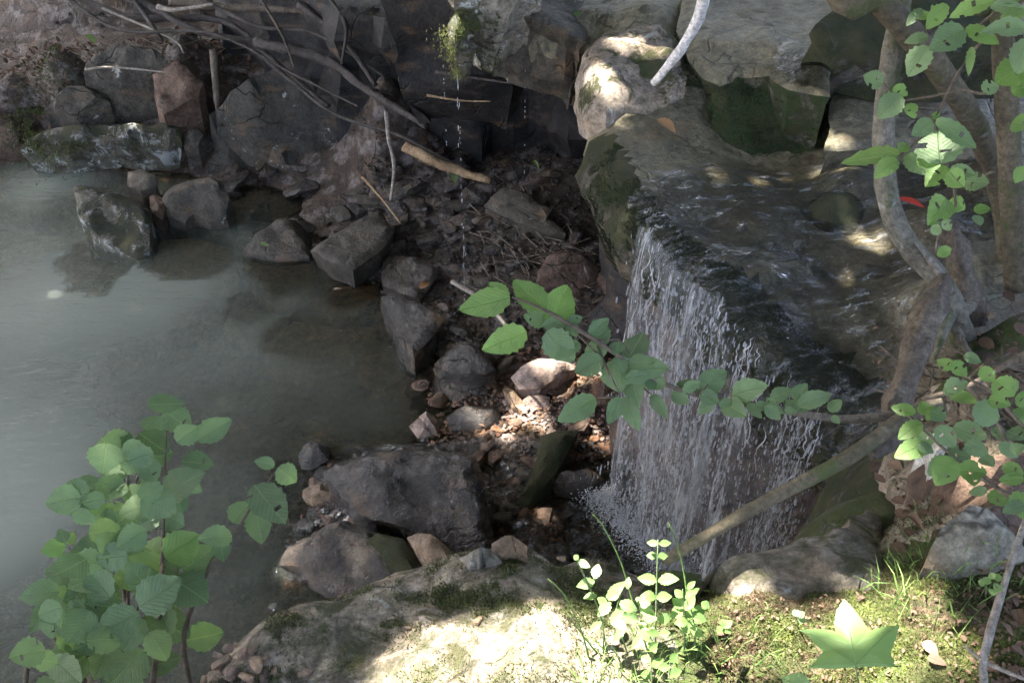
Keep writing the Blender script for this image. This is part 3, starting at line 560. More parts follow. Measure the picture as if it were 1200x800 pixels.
def onbank(u, v):
    d = ray(u, v).normalized(); h = BB.ray_cast(V((0, 0, H)), d); return h[0] or P(u, v, 1.2)
def BK(pts, dz): return [V((q.x, q.y, q.z + dz)) for q in (onbank(u, v) for u, v in pts)]
# ledge blocks and boulders on the bank
slab('rock', BK([(822, 690), (828, 668), (860, 648), (900, 636), (960, 624), (1020, 616), (1036, 630), (1042, 668), (1035, 690), (980, 700), (900, 708), (850, 706)], .012), .3, 'bank', 'broad pebbly tan rock between moss and waterfall', 'rock', ds=.022, rough=.015, bevel=.03, bw=.06, namp=.015, nf=10, seed=80)
slab('rock', [P(*q) for q in [(925, 628, .98), (945, 602, .96), (985, 578, .97), (1012, 566, 1.0), (1058, 566, 1.07), (1072, 592, 1.13), (1066, 622, 1.14), (1000, 636, 1.11), (950, 642, 1.06)]], .9, 'mossy', 'mossy sloping rock at the right foot of the waterfall', 'rock', ds=.022, rough=.015, bevel=.04, bw=.07, seed=81, namp=.02, extra=[P(1000, 600, 1.07)])
slab('rock', [V(q) + V((0, 0, z)) for q, z in zip(BK([(1066, 600), (1068, 576), (1090, 560), (1150, 548), (1230, 550), (1250, 590), (1225, 620), (1150, 612), (1100, 606)], 0), [.03, .10, .13, .15, .15, .10, .04, .04, .04])], .2, 'red', 'long brown boulder behind the triangular bank rock', 'rock', ds=.022, rough=.015, bevel=.03, bw=.06, seed=82, planes=1)
slab('rock', BK([(1062, 566), (1075, 561), (1090, 563), (1089, 574), (1078, 582), (1066, 577)], .14), .1, 'white', 'small white stone perched on the brown boulder', 'rock', ds=.012, rough=.005, bevel=.01, bw=.02, seed=83)
b0 = onbank(1140, 658)
tri = [b0 + V((q[0], q[1], q[2] * .72)) for q in [(-.085, -.01, .0), (-.055, .03, .075), (-.01, .05, .135), (.025, .05, .13), (.065, .035, .085), (.105, .0, .02), (.03, -.025, .01), (-.04, -.025, .005)]]
slab('rock', tri, .1, 'boulder', 'grey triangular rock standing in the moss at lower right', 'rock', ds=.012, rough=.008, bevel=.006, bw=.012, namp=.008, nf=14, seed=84, sharp=28)
slab('rock', BK([(577, 634), (600, 627), (618, 640), (612, 656), (592, 656)], .03), .06, 'tan', 'small tan stone on the crest of the near bank', 'rock', ds=.012, rough=.004, bevel=.008, bw=.02, seed=85, planes=2)
slab('rock', BK([(540, 655), (562, 642), (590, 650), (588, 662), (552, 668)], .015), .06, 'boulder', 'pale grey stone beside the small tan stone on the bank crest', 'rock', ds=.012, rough=.006, bevel=.01, bw=.02, seed=86)
slab('rock', BK([(748, 676), (790, 664), (825, 668), (828, 690), (790, 702), (752, 694)], .01), .12, 'mossy', 'low mossy hump under the end of the fallen pole', 'rock', ds=.018, rough=.01, bevel=.02, bw=.05, seed=87)
slab('rock', [P(*q) for q in [(962, 565, .90), (985, 535, .92), (1010, 515, .95), (1048, 500, 1.0), (1078, 515, 1.08), (1085, 562, 1.12), (1045, 590, 1.06), (990, 596, .98)]], .9, 'lip', 'dark mossy rock below the rotten trunk', 'rock', ds=.022, rough=.015, bevel=.04, bw=.07, seed=88, namp=.02)
slab('rock', [P(965, 560, .7), P(985, 500, .86), (P(1040, 490, .95)), P(1056, 540, .95), P(1040, 600, .9), P(975, 612, .75), P(945, 620, .65)], .7, 'wet', 'dark wet buttress at the right side of the waterfall', 'rock', ds=.03, rough=.03, bevel=.05, bw=.08, seed=89)
pebm = []
for j in range(6):
    rr = random.Random(j); bm = bmesh.new(); bmesh.ops.create_icosphere(bm, subdivisions=2, radius=1)
    pl = [(V((rr.gauss(0, 1), rr.gauss(0, 1), rr.gauss(0, 1))).normalized(), rr.uniform(.45, .8)) for _ in range(7)]
    for v in bm.verts:
        for nn, dd in pl:
            q = v.co.dot(nn)
            if q > dd: v.co -= nn * (q - dd)
        v.co += v.co * .08 * noise.noise(v.co * 2 + V((j, 0, 0)))
    me = bpy.data.meshes.new('stone_shape'); bm.to_mesh(me); bm.free()
    me.polygons.foreach_set('use_smooth', [True] * len(me.polygons)); me.set_sharp_from_angle(angle=R(24)); pebm.append(me)
def mats_var(keys):
    d = []
    for k in keys:
        for me in pebm:
            m2 = me.copy(); m2.materials.append(M[k]); d.append(m2)
    return d
def stone(name, p, size, mset, label, group, tilt=.35, rnd=random):
    o = bpy.data.objects.new(name, rnd.choice(mset)); col.objects.link(o); o.location = p
    o.scale = size; o.rotation_euler = (rnd.uniform(-tilt, tilt), rnd.uniform(-tilt, tilt), rnd.uniform(0, 6.28))
    return tag(o, label, 'stone', group)
pm = mats_var(['tan', 'tan', 'red', 'boulder'])
rp = random.Random(4)
for (u, v, r) in [(262,778,15),(285,768,12),(272,790,14),(300,780,13),(290,795,11),(252,794,12),(312,772,8),(268,760,9),(278,757,7),(308,793,9),(240,798,9),(296,763,8),(322,786,6),(330,797,7),(358,790,10),(255,768,7)]:
    p = onbank(u, v); s_ = r * 1.75 / F
    stone('pebble', p + V((0, 0, s_ * .25)), (s_, s_ * rp.uniform(.6, .8), s_ * .45), pm, '%s pebble %s of the bank pebble pile' % ('large' if r > 12 else 'small' if r < 9 else 'middle sized', ('at left' if u < 262 else 'at right' if u > 304 else 'midway') + (' of the top row' if v < 772 else ' of the bottom row' if v > 789 else ' of the centre row')), 'pebbles piled on the near bank', .3, rp)
for (u, v, r, lab) in [(478,736,6,'tiny tan pebble on the mossy bank near the sunlit patch'),(658,655,7,'small pinkish pebble on the bank crest left of the weeds'),(560,728,8,'pinkish stone chip at the edge of the sunlit patch'),(320,690+20,6,'tan pebble at the rim of the near bank'),(1008,703,8,'pale stone in the moss above the star shaped leaf'),(1160,370,12,'pale mossy stone in the grass by the roots')]:
    p = onbank(u, v); s_ = r * 1.75 / F; stone('pebble', p + V((0, 0, s_ * .25)), (s_, s_ * .7, s_ * .5), pm, lab, None, .3, rp)
# rubble on the cave floor and riffle: stones one by one
rm = mats_var(['wetbrown', 'wet', 'orange', 'red', 'orange']); rmc = mats_var(['wetbrown', 'wet', 'shore', 'bed']); rg = random.Random(12)
regs = [((430, 145), (560, 290), 55, '', 'rubble stones on the cave floor', .07),
        ((245, 205), (440, 300), 35, '', 'rubble stones on the cave floor', .08), ((60, 5), (330, 70), 18, '', 'stones under the dead sticks', .09),
        ((560, 180), (745, 330), 45, '', 'rubble stones on the cave floor', .06),
        ((480, 330), (740, 480), 45, '', 'rubble stones beside the waterfall', .05),
        ((480, 490), (745, 620), 72, 'wet stone in the riffle at the foot of the waterfall', 'riffle stones below the waterfall', .042),
        ((270, 545), (470, 650), 30, 'brown stone at the shallow edge left of the dark boulder', 'stones at the shallow edge', .042)]
MARKS = [(320, 270, 'olive flat rock'), (228, 225, 'rounded brown grey rock'), (330, 190, 'foot of the tall grey rock'), (145, 60, 'brown angular boulder'), (300, 48, 'thick curving branch'), (60, 40, 'top left corner of the photo'), (458, 190, 'crooked grey stick'), (530, 192, 'split tan log'), (548, 300, 'string of drips'), (620, 240, 'two thin grey slabs'), (665, 305, 'brown triangular rock'), (720, 355, 'dark block beside the waterfall'), (480, 315, 'dark brown slab'), (412, 275, 'propped grey slab'), (485, 370, 'wet greenish wedge rock'), (545, 420, 'round topped wet rock'), (640, 430, 'pink sunlit slab'), (640, 540, 'long mossy slab'), (500, 570, 'large dark boulder'), (735, 520, 'left edge of the waterfall'), (650, 610, 'crest of the near bank'), (690, 180, 'mossy lip of the ledge'), (605, 470, 'pink sunlit gravel'), (395, 650, 'long brown wet rock'), (678, 555, 'glinting stone'), (720, 260, 'top of the waterfall'), (555, 488, 'wet stone of the riffle'), (430, 215, 'reddish twig')]
def stone_label(u, v, rel, o):
    mu, mv, mn_ = min(MARKS, key=lambda m: (m[0] - u) ** 2 + (m[1] - v) ** 2)
    mt = {'wet_brown_rock': 'dark brown', 'wet_rock': 'blackish wet', 'shore_rock': 'grey brown', 'reddish_rock': 'reddish', 'orange_brown_rock': 'orange brown', 'stream_bed': 'brown'}[o.data.materials[0].name]
    szw = 'small' if rel < .8 else ('middle sized' if rel < 1.15 else 'large')
    du, dv = u - mu, v - mv; far = 'just ' if du * du + dv * dv < 900 else ''
    far = far if len(mn_) < 26 else ''
    if abs(du) > abs(dv) * 2: w_ = 'right of' if du > 0 else 'left of'
    elif abs(dv) > abs(du) * 2: w_ = 'below' if dv > 0 else 'above'
    else: w_ = ('lower ' if dv > 0 else 'upper ') + ('right of' if du > 0 else 'left of')
    return '%s %s flat stone %s%s the %s' % (szw, mt, far, w_, mn_)
for (u0, v0), (u1, v1), n, lab, grp, sz in regs:
    for _ in range(n):
        u, v = rg.uniform(u0, u1), rg.uniform(v0, v1); p = P(u, v, .08 if v > 100 else .6); z = ground_z(p.x, p.y); p = P(u, v, z)
        s_ = sz * rg.uniform(.55, 1.5)
        o = stone('stone', V((p.x, p.y, ground_z(p.x, p.y) + s_ * .12)), (s_, s_ * rg.uniform(.55, .9), s_ * rg.uniform(.25, .5)), rm if v > 440 else rmc, lab, grp, .4, rg)
        o['label'] = stone_label(u, v, s_ / sz, o)
seen = {}
for o in list(bpy.data.objects):
    if o.get('category') == 'stone' and o.get('label'): seen.setdefault(o['label'], []).append(o)
for l, os_ in seen.items():
    l = l.replace('middle sized', 'medium')
    if len(os_) == 2:
        os_.sort(key=lambda o: o.location.x); os_[0]['label'] = l.replace('middle sized', 'medium') + ', left one'; os_[1]['label'] = l.replace('middle sized', 'medium') + ', right one'
    elif len(os_) == 3:
        os_.sort(key=lambda o: o.location.x)
        for o, w__ in zip(os_, (', leftmost', ', middle one', ', rightmost')): o['label'] = l + w__
# gravel too small to count
def scatter_mesh(name, pts, shape, mat, smooth=False):
    vs_, fs = [], []
    for p, sx, sy, sz, rz, tl in pts:
        b = len(vs_); m = Matrix.Rotation(rz, 3, 'Z') @ Matrix.Rotation(tl, 3, 'X')
        for v in shape[0]: vs_.append(p + m @ V((v[0] * sx, v[1] * sy, v[2] * sz)))
        for f in shape[1]: fs.append([b + i for i in f])
    return link(name, mesh_from(name, vs_, fs, mat, smooth))
def ico(seed=0):
    bm = bmesh.new(); bmesh.ops.create_icosphere(bm, subdivisions=1, radius=1); r = random.Random(seed)
    for v in bm.verts: v.co *= r.uniform(.7, 1.1)
    a = ([tuple(v.co) for v in bm.verts], [[v.index for v in f.verts] for f in bm.faces]); bm.free(); return a
for gi, (u0, v0, u1, v1, n, mt, sz) in enumerate([(420, 170, 750, 400, 2600, 'wetbrown', .014), (500, 400, 760, 640, 2600, 'orange', .012), (590, 455, 720, 540, 500, 'pink', .012), (240, 520, 480, 680, 1500, 'orange', .015)]):
    pts = []
    for _ in range(n):
        p = P(rg.uniform(u0, u1), rg.uniform(v0, v1), .05); s_ = sz * rg.uniform(.4, 1.4)
        pts.append((V((p.x, p.y, ground_z(p.x, p.y) + s_ * .3)), s_, s_ * .7, s_ * .45, rg.uniform(0, 6), rg.uniform(-.5, .5)))
    tag(scatter_mesh('gravel', pts, ico(gi), M[mt]), label=['fine brown gravel on the cave floor', 'wet gravel beside the waterfall', 'pink sunlit gravel under the leafy branch', 'reddish gravel at the pool edge'][gi], cat='gravel', kind='stuff')

# ------------------------------------------------------------------ running water
# thin sheet of stream over the ledge
sx = [(738, 232), (752, 212), (800, 206), (860, 192), (900, 195), (940, 200), (970, 185), (1030, 195), (1100, 200), (1250, 215), (1250, 290), (1120, 300), (1075, 330), (1080, 380), (1055, 440), (1035, 480), (985, 478), (962, 455), (935, 435), (905, 405), (875, 375), (856, 352), (830, 348), (800, 325), (770, 298), (748, 266), (725, 232)]
sp_poly = np.array([tuple(P(u, v, 1.13).xy) for u, v in sx])
def sheet(name, poly, bvh, off, mat, ds=.03, kind='structure', label=None, amp=.006, ff=9):
    mn, mx_ = poly.min(0), poly.max(0); xs_ = np.arange(mn[0], mx_[0], ds); ys_ = np.arange(mn[1], mx_[1], ds)
    idx = {}; vs_ = []; fs = []
    g = np.array([(x, y) for y in ys_ for x in xs_]); ins = inside(g, poly)
    for k, (x, y) in enumerate(g):
        if ins[k]:
            h, nn = drop(bvh, float(x), float(y))
            if h is not None: idx[k] = len(vs_); vs_.append((x, y, h.z + off + amp * fbm((x * 1, y, 5), ff, 3)))
    n = len(xs_)
    for k in idx:
        q = (k, k + 1, k + n + 1, k + n)
        if (k + 1) % n and all(a in idx for a in q): fs.append([idx[a] for a in q])
    return tag(link(name, mesh_from(name, vs_, fs, M[mat])), kind=kind, label=label)
sheet('stream_water', sp_poly, LB, .014, 'stream', .022, label='thin rippling stream over the ledge', amp=.012)
tag(sheet('puddle_water', np.array([tuple(P(u, v, 1.46).xy) for u, v in [(895, 75), (900, 40), (925, 20), (970, 30), (1000, 62), (985, 92), (940, 96)]]), bvh_of(bpy.data.objects['stone_slab']), .01, 'puddle', .02), label='shallow puddle on the upper slab')
# curtain
lw = [P(*p) for p in LIP]
def lipat(t):
    t = min(max(t, 0), .9999) * (len(lw) - 1); i = int(t); return lw[i].lerp(lw[i + 1], t - i)
def curtain(name, t0, t1, off, seed, nu=110, nv=60, zend=-.02):
    vs_, fs, uv = [], [], []
    for j in range(nv + 1):
        s_ = j / nv
        for i in range(nu + 1):
            t = t0 + (t1 - t0) * i / nu; p = lipat(t); tg = (lipat(t + .03) - lipat(t - .03)); tg.z = 0; tg.normalize(); out = V((-abs(tg.y), -abs(tg.x) * .6, 0)).normalized()
            zt = p.z + .02 - .13 * min(1, max(0, (t - .42) * 5)) * (1 + .5 * fbm((t * 8, 2, 2), 1, 3))
            z = zt - (zt - zend) * s_
            thr = .012 + .045 * min(1, t * 2.2) + .035 * sqrt(max(0, p.z + .02 - z)) * (1 + .5 * fbm((t * 9, seed, 0), 1, 3))
            wob = .022 * fbm((t * 26, s_ * 2.0, seed), 1, 4)
            q = p + out * (thr + wob + off - .05); vs_.append((q.x, q.y, z)); uv.append((t * 2 + seed * .37, s_ * 1.6 + seed))
    n = nu + 1
    for j in range(nv):
        for i in range(nu): a = j * n + i; fs.append([a, a + 1, a + n + 1, a + n])
    return link(name, mesh_from(name, vs_, fs, M['fall'], uvs=uv))
fw = empty('waterfall', P(740, 650, 0), 'small waterfall dropping off the ledge into the splash pool', 'waterfall')
fw['kind'] = 'structure'; del fw['category']
for k, (a, b, o_) in enumerate([(0, 1, .02), (0, .96, .04)]):
    c = curtain('water_curtain', max(a, .03), b, o_, k + 1); c.parent = fw; c.matrix_parent_inverse = Matrix.Translation(fw.location).inverted()
def dens(t): return min(1., max(.12, .55 + 1.3 * fbm((t * 5.5, 3.3, 1.7), 1, 3)))
def rt_(r):
    while True:
        t = r.random()
        if r.random() < dens(t): return t
# drops: stretched beads
shape = ico(3); rd = random.Random(5); pts = []
for _ in range(3800):
    t = rt_(rd); p = lipat(t); tg = (lipat(t + .03) - lipat(t - .03)); tg.z = 0; tg.normalize(); out = V((-abs(tg.y), -abs(tg.x) * .6, 0)).normalized()
    s_ = rd.random() ** .8; z = p.z - p.z * s_
    q = p + out * (.0 + .04 * min(1, t * 2.2) + .04 * sqrt(max(0, p.z - z)) + rd.gauss(.0, .03) * (.4 + s_)); r = rd.uniform(.0007, .0022) * (1.5 if rd.random() < .12 else 1)
    pts.append((V((q.x, q.y, z)), r * rd.uniform(.8, 2), r, r * rd.uniform(3, 11), 0, rd.gauss(0, .06)))
dr = scatter_mesh('falling_drops', pts, shape, M['drops'], True); dr.parent = fw; dr.matrix_parent_inverse = Matrix.Translation(fw.location).inverted(); dr['kind'] = 'stuff'
# ropes of water, each a ragged ribbon of its own width
vs_, fs = [], []
for _ in range(130):
    t = rt_(rd); t = t if rd.random() < .5 else (rd.choice([.04, .1, .17, .33, .52, .63, .78, .9]) + rd.gauss(0, .02)); t = min(max(t, 0), 1)
    p = lipat(t); tg = (lipat(t + .03) - lipat(t - .03)); tg.z = 0; tg.normalize(); out = V((-abs(tg.y), -abs(tg.x) * .6, 0)).normalized()
    a0 = rd.random() ** 1.6 * .8; ln = rd.uniform(.04, .2); w0 = rd.uniform(.0006, .0024); b = len(vs_); k_ = 9; ph = rd.uniform(0, 50)
    for i in range(k_ + 1):
        s_ = min(1, a0 + ln * i / k_); z = p.z + .012 - p.z * s_; ww = w0 * sin(pi * (i + .3) / (k_ + .6)) * (.6 + .9 * rd.random()); off = .0 + .04 * min(1, t * 2.2) + .04 * sqrt(max(0, p.z - z))
        c = p + out * (off + .012 * fbm((ph, i * .25, 0), 1, 3)) + tg * (.02 * fbm((i * .2, ph, 1), 1, 3)); vs_ += [V((c.x, c.y, z)) - tg * ww, V((c.x, c.y, z)) + out * ww, V((c.x, c.y, z)) + tg * ww]
    for i in range(k_): q_ = b + i * 3; fs += [[q_, q_ + 1, q_ + 4, q_ + 3], [q_ + 1, q_ + 2, q_ + 5, q_ + 4]]
ro = link('water_ropes', mesh_from('water_ropes', vs_, fs, M['drops'], True)); ro.parent = fw; ro.matrix_parent_inverse = Matrix.Translation(fw.location).inverted(); ro['kind'] = 'stuff'
# splash pool: a rougher sheet at the foot of the fall
xs_ = np.arange(-1.1, 1.1, .02); ys_ = np.arange(1.5, 2.75, .02); vs_ = []; n = len(xs_)
for y in ys_:
    for x in xs_: vs_.append((x, y, max(.004 - .03 * max(0, -.5 - x), ground_z(x, y) + .012) + .012 * fbm((x, y, 2), 11, 4)))
fs = [[j * n + i, j * n + i + 1, (j + 1) * n + i + 1, (j + 1) * n + i] for j in range(len(ys_) - 1) for i in range(n - 1)]
tag(link('riffle_water', mesh_from('riffle_water', vs_, fs, M['splash'])), kind='structure', label='broken water of the riffle below the fall')
pts = []
for _ in range(11000):
    t = rd.random() ** 1.3; p = lipat(t); tg = (lipat(t + .03) - lipat(t - .03)); tg.z = 0; tg.normalize(); out = V((-abs(tg.y), -abs(tg.x) * .6, 0)).normalized()
    q = p + out * (.05 + rd.gauss(0, .04)); r = rd.uniform(.001, .0032)
    pts.append((V((q.x, q.y, .02 + abs(rd.gauss(0, .022)))), r, r, r * .8, 0, 0))
tag(scatter_mesh('splash_foam', pts, shape, M['drops'], True), label='white foam where the waterfall lands', cat='foam', kind='stuff')
# drip from the moss
tipp = PY(536, 88, 3.57); pts = []
for k in range(70):
    z = tipp.z - .01 - 1.1 * rd.random() ** .9; rr_ = rd.uniform(.0008, .0026); pts.append((V((tipp.x + rd.gauss(0, .003), tipp.y, z)), rr_, rr_, rr_ * rd.uniform(1.5, 9), 0, 0))
for dx, dy in ((-.06, .1), (.26, .1)):
    for k in range(10): pts.append((V((tipp.x + dx, tipp.y + dy, tipp.z - rd.uniform(0, .5))), .0018, .0018, rd.uniform(.004, .01), 0, 0))
tag(scatter_mesh('water_drip', pts, shape, M['drops'], True), label='thin string of drops falling from the mossy knob', cat='water drip')

# ------------------------------------------------------------------ blades, moss
def blades(name, surf_pts, mat, hmin, hmax, wd, lean=.6, rnd=rd, seg=1):
    vs_, fs = [], []
    for p, nn in surf_pts:
        a = rnd.uniform(0, 2 * pi); h = rnd.uniform(hmin, hmax); ww = wd * rnd.uniform(.6, 1.4)
        side = V((cos(a), sin(a), 0)); d = (nn * .6 + V((0, 0, .5)) + V((rnd.gauss(0, lean), rnd.gauss(0, lean), 0))).normalized()
        b = len(vs_); 
        if seg == 1:
            vs_ += [p - side * ww, p + side * ww, p + d * h]; fs.append([b, b + 1, b + 2])
        else:
            m = p + d * h * .55; t = m + (d + V((d.x, d.y, -.5)) * .9).normalized() * h * .5
            vs_ += [p - side * ww, p + side * ww, m - side * ww * .7, m + side * ww * .7, t]
            fs += [[b, b + 1, b + 3, b + 2], [b + 2, b + 3, b + 4]]
    return link(name, mesh_from(name, vs_, fs, M[mat], False))
def bank_pts(n, f, rnd):
    r = []
    while len(r) < n:
        u, v = rnd.uniform(150, 1230), rnd.uniform(560, 840)
        if rnd.random() < f(u, v):
            d = ray(u, v).normalized(); h = BB.ray_cast(V((0, 0, H)), d)
            if h[0] is not None and h[1].z > .2: r.append((h[0], h[1]))
    return r
def fm(u, v):
    p = onbank(u, v)
    n_ = fbm((p.x, p.y, 0), 7, 4)
    if u > 830 and v > 690 - (u - 830) * .12: return .9 if n_ > -.25 else .25
    return 0
def fo(u, v):
    p = onbank(u, v); n_ = fbm((p.x, p.y, 4), 11, 5)
    e = 715 - (u - 550) * .12
    if 330 < u < 860 and v > 640: return min(.9, max(.03, (n_ + .12) * 2.2)) * (1 if v < 735 else .15)
    if u <= 330: return .5 if n_ > .1 else 0
    if u > 1040 and v < 700: return .4 if n_ > .0 else 0.05
    return 0
tag(blades('moss_bed', bank_pts(42000, fm, rd), 'mossblade', .003, .009, .0013, .9), label='bright yellow green moss on the right of the near bank', cat='moss', kind='stuff')
tag(blades('moss_patch', bank_pts(26000, fo, rd), 'midmoss', .003, .009, .0013, .8), label='olive moss patches on the near bank rock', cat='moss', kind='stuff')
def fg(u, v):
    c = [(800, 770, 45), (730, 790, 40), (1100, 650, 40), (1120, 660, 30), (915, 785, 30), (1130, 690, 45), (1050, 690, 40), (840, 760, 40), (1170, 380, 30), (1135, 640, 20), (770, 740, 30)]
    return max(exp(-((u - a) ** 2 + (v - b) ** 2) / (r * r)) for a, b, r in c)
tag(blades('grass', bank_pts(330, fg, rd), 'grass', .03, .075, .0013, .5, seg=2), label='thin grass blades on the near bank', cat='grass', kind='stuff')
# moss fringe on ledge rim, mossy step, knob
def mesh_pts(o, n, cond, rnd):
    ps = [f for f in o.data.polygons if cond(f)]
    if not ps: return []
    w_ = [f.area for f in ps]; r = []
    for f in rnd.choices(ps, w_, k=n):
        vv = [o.data.vertices[i].co for i in f.vertices]; a, b = rnd.random(), rnd.random()
        if a + b > 1: a, b = 1 - a, 1 - b
        q = vv[0] + (vv[1] - vv[0]) * a + (vv[2] - vv[0]) * b; r.append((q, f.normal.copy()))
    return r
tag(blades('moss_fringe', mesh_pts(ledge, 22000, lambda f: f.material_index == 1 and fbm(f.center, 9, 3) > -.15, rd), 'darkmoss', .004, .016, .0014, .5), label='dark wet moss along the rim of the ledge', cat='moss', kind='stuff')
ms = bpy.data.objects['mossy_step']
tag(blades('moss_fringe', mesh_pts(u2, 9000, lambda f: f.material_index == 1 and f.center.y < 3.6, rd), 'darkmoss', .006, .022, .0015, .5), label='dark moss on the front edge of the upper slab', cat='moss', kind='stuff')
tag(blades('moss_fringe', mesh_pts(ms, 14000, lambda f: True, rd), 'darkmoss', .006, .02, .0015, .5), label='dark green moss hanging on the vertical step', cat='moss', kind='stuff')
kn = [q for q in mesh_pts(nose, 9000, lambda f: f.center.x < -.02 and f.center.y < 3.75 and fbm(f.center, 12, 3) > -.1, rd)]
lobe = [o for o in bpy.data.objects if o.name.startswith('overhanging_rock') and 'lobe' in o.get('label', '')][0]
kn += mesh_pts(lobe, 2500, lambda f: fbm(f.center, 14, 3) > -.1, rd)
tag(blades('moss_fringe', kn, 'mossblade', .006, .018, .0016, .6), label='sunlit moss on the dripping knob', cat='moss', kind='stuff')
# moss tail hanging down to the drip
vs_, fs = [], []
for _ in range(1300):
    s_ = rd.random(); c = tipp + V((-.0, .0, .0)) + V((rd.gauss(0, .012 + .03 * s_), rd.gauss(.01, .02), s_ * .2 - .01)); d = V((rd.gauss(0, .5), rd.gauss(0, .5), -.8)).normalized() * .014
    b = len(vs_); vs_ += [c, c + V((.003, 0, 0)), c + d]; fs.append([b, b + 1, b + 2])
tag(link('hanging_moss', mesh_from('hanging_moss', vs_, fs, M['mossblade'], False)), 'tail of moss hanging from the knob where water drips', 'moss', kind='stuff')
hb = P(45, 85, .55)
fl = []
for _ in range(12000):
    u, v = rd.gauss(45, 28), rd.gauss(78, 26); p = P(u, v, .5)
    if fbm((p.x, p.y, 0), 5, 3) > -.2: fl.append((V((p.x, p.y, max(ground_z(p.x, p.y), .2))), V((0, -.5, .8))))
tag(blades('moss_bank', fl, 'midmoss', .008, .025, .003, .7), label='green moss slope on the far bank at upper left', cat='moss', kind='stuff')

# ------------------------------------------------------------------ leaves
def leaf_shape(kind, seed):
    r = random.Random(seed); n = 13; vs_, fs, uv = [], [], []
    curl = r.uniform(-.10, .16); fold = r.uniform(.05, .22); sidec = r.uniform(-.12, .12)
    L = []
    for i in range(n + 1):
        t = i / n
        if kind == 'round': wd = .5 * sin(pi * min(1, t) ** .82) ** .8 * (1.0 - .1 * t)
        elif kind == 'ovate': wd = .5 * (sin(pi * t ** .8) ** .8)
        elif kind == 'lance': wd = .5 * sin(pi * t ** .9)
        elif kind == 'pinch': wd = .5 * sin(pi * t ** 1.25) ** .6
        if 0 < i < n: wd *= 1 + (.075 if i % 2 else -.055) + r.uniform(-.03, .03)
        L.append(max(wd, .0))
    for i in range(n + 1):
        t = i / n; cy = t; cz = curl * sin(pi * t) - .10 * t * t; cx = sidec * t * (1 - t)
        for k in (-1, -.5, 0, .5, 1):
            x = k * L[i] * (1 if k in (0, .5, -.5) else 1); z = cz + abs(k) * L[i] * fold + .015 * sin(t * 25 + k * 3) * abs(k)
            vs_.append((cx + x, cy - (.03 * abs(k) if i % 2 else 0), z)); uv.append((.5 + k * L[i], t))
    for i in range(n):
        for k in range(4): a = i * 5 + k; fs.append([a, a + 1, a + 6, a + 5])
    if r.random() < .45 and kind != 'lance':  # insect holes
        for _ in range(r.randint(1, 3)):
            k = r.randrange(2 * 4, (n - 2) * 4)
            if k < len(fs): fs[k] = None
        fs = [f for f in fs if f]
    return vs_, fs, uv
LEAF = {}
def leafset(kind, mat, n=6, seed=0):
    key = (kind, mat)
    if key not in LEAF:
        LEAF[key] = []
        for i in range(n):
            a, b, c = leaf_shape(kind, seed + i * 3 + 1); LEAF[key].append(mesh_from('leaf_shape', a, b, M[mat], True, None, c))
    return LEAF[key]
def place_leaf(parent, B, T_, wid, nrm, meshes, rnd, name='leaf'):
    o = bpy.data.objects.new(name, rnd.choice(meshes)); col.objects.link(o)
    y = (T_ - B); L = y.length; y.normalize(); z = (nrm - y * nrm.dot(y)).normalized(); x = y.cross(z)
    m = Matrix((x * wid, y * L, z * ((L + wid) / 2))).transposed().to_4x4(); m.translation = B
    if parent:
        o.parent = parent; o.matrix_parent_inverse = Matrix.Translation(parent.location).inverted()
    o.matrix_basis = m; return o
def leaf_px(parent, bx, by, tx, ty, wpx, dist, meshes, rnd, flat=.55):
    B = PD(bx, by, dist); tocam = (V((0, 0, H)) - B).normalized()
    n_ = (tocam * (1 - flat) + V((0, 0, 1)) * flat + V((rnd.gauss(0, .22), rnd.gauss(0, .22), rnd.gauss(0, .1)))).normalized()
    d = ray(tx, ty); t = (B - V((0, 0, H))).dot(n_) / d.dot(n_); T_ = V((0, 0, H)) + d * t
    if (T_ - B).length > 3 * sqrt((bx - tx) ** 2 + (by - ty) ** 2) * dist / F: T_ = PD(tx, ty, dist)
    wid = wpx * dist / F / max(.6, abs(n_.dot(tocam))) ** .5
    return place_leaf(parent, B, T_, wid, n_, meshes, rnd)
rl = random.Random(21)
# the leafy branch in the middle
br = empty('leafy_branch', P(1045, 490, 1.3), 'leafy green branch reaching left across the waterfall', 'branch')
BS = [(1052, 486, 2.02), (985, 491, 1.98), (900, 477, 1.9), (815, 462, 1.85), (760, 440, 1.82), (700, 400, 1.8), (640, 364, 1.8), (600, 348, 1.8)]
tube([PD(*p) for p in BS], [.010, .008, .0065, .0055, .0045, .004, .003, .002], 'twig', 'stem', 8, .1, parent=br)
for q in [[(700, 400), (725, 398), (738, 415)], [(640, 364), (655, 372), (706, 420)], [(700, 405), (715, 440), (728, 465)], [(728, 465), (700, 466)], [(820, 462), (830, 450)], [(740, 432), (755, 455), (764, 462)], [(856, 468), (858, 455)]]:
    tube([PD(u, v, 1.815) for u, v in q], [.0022] * (len(q) - 1) + [.0012], 'twig', 'twig', 6, .05, parent=br)
LB0 = [(620, 362), (660, 375), (690, 395), (720, 415), (760, 440), (815, 462), (860, 470), (900, 477), (950, 485)]
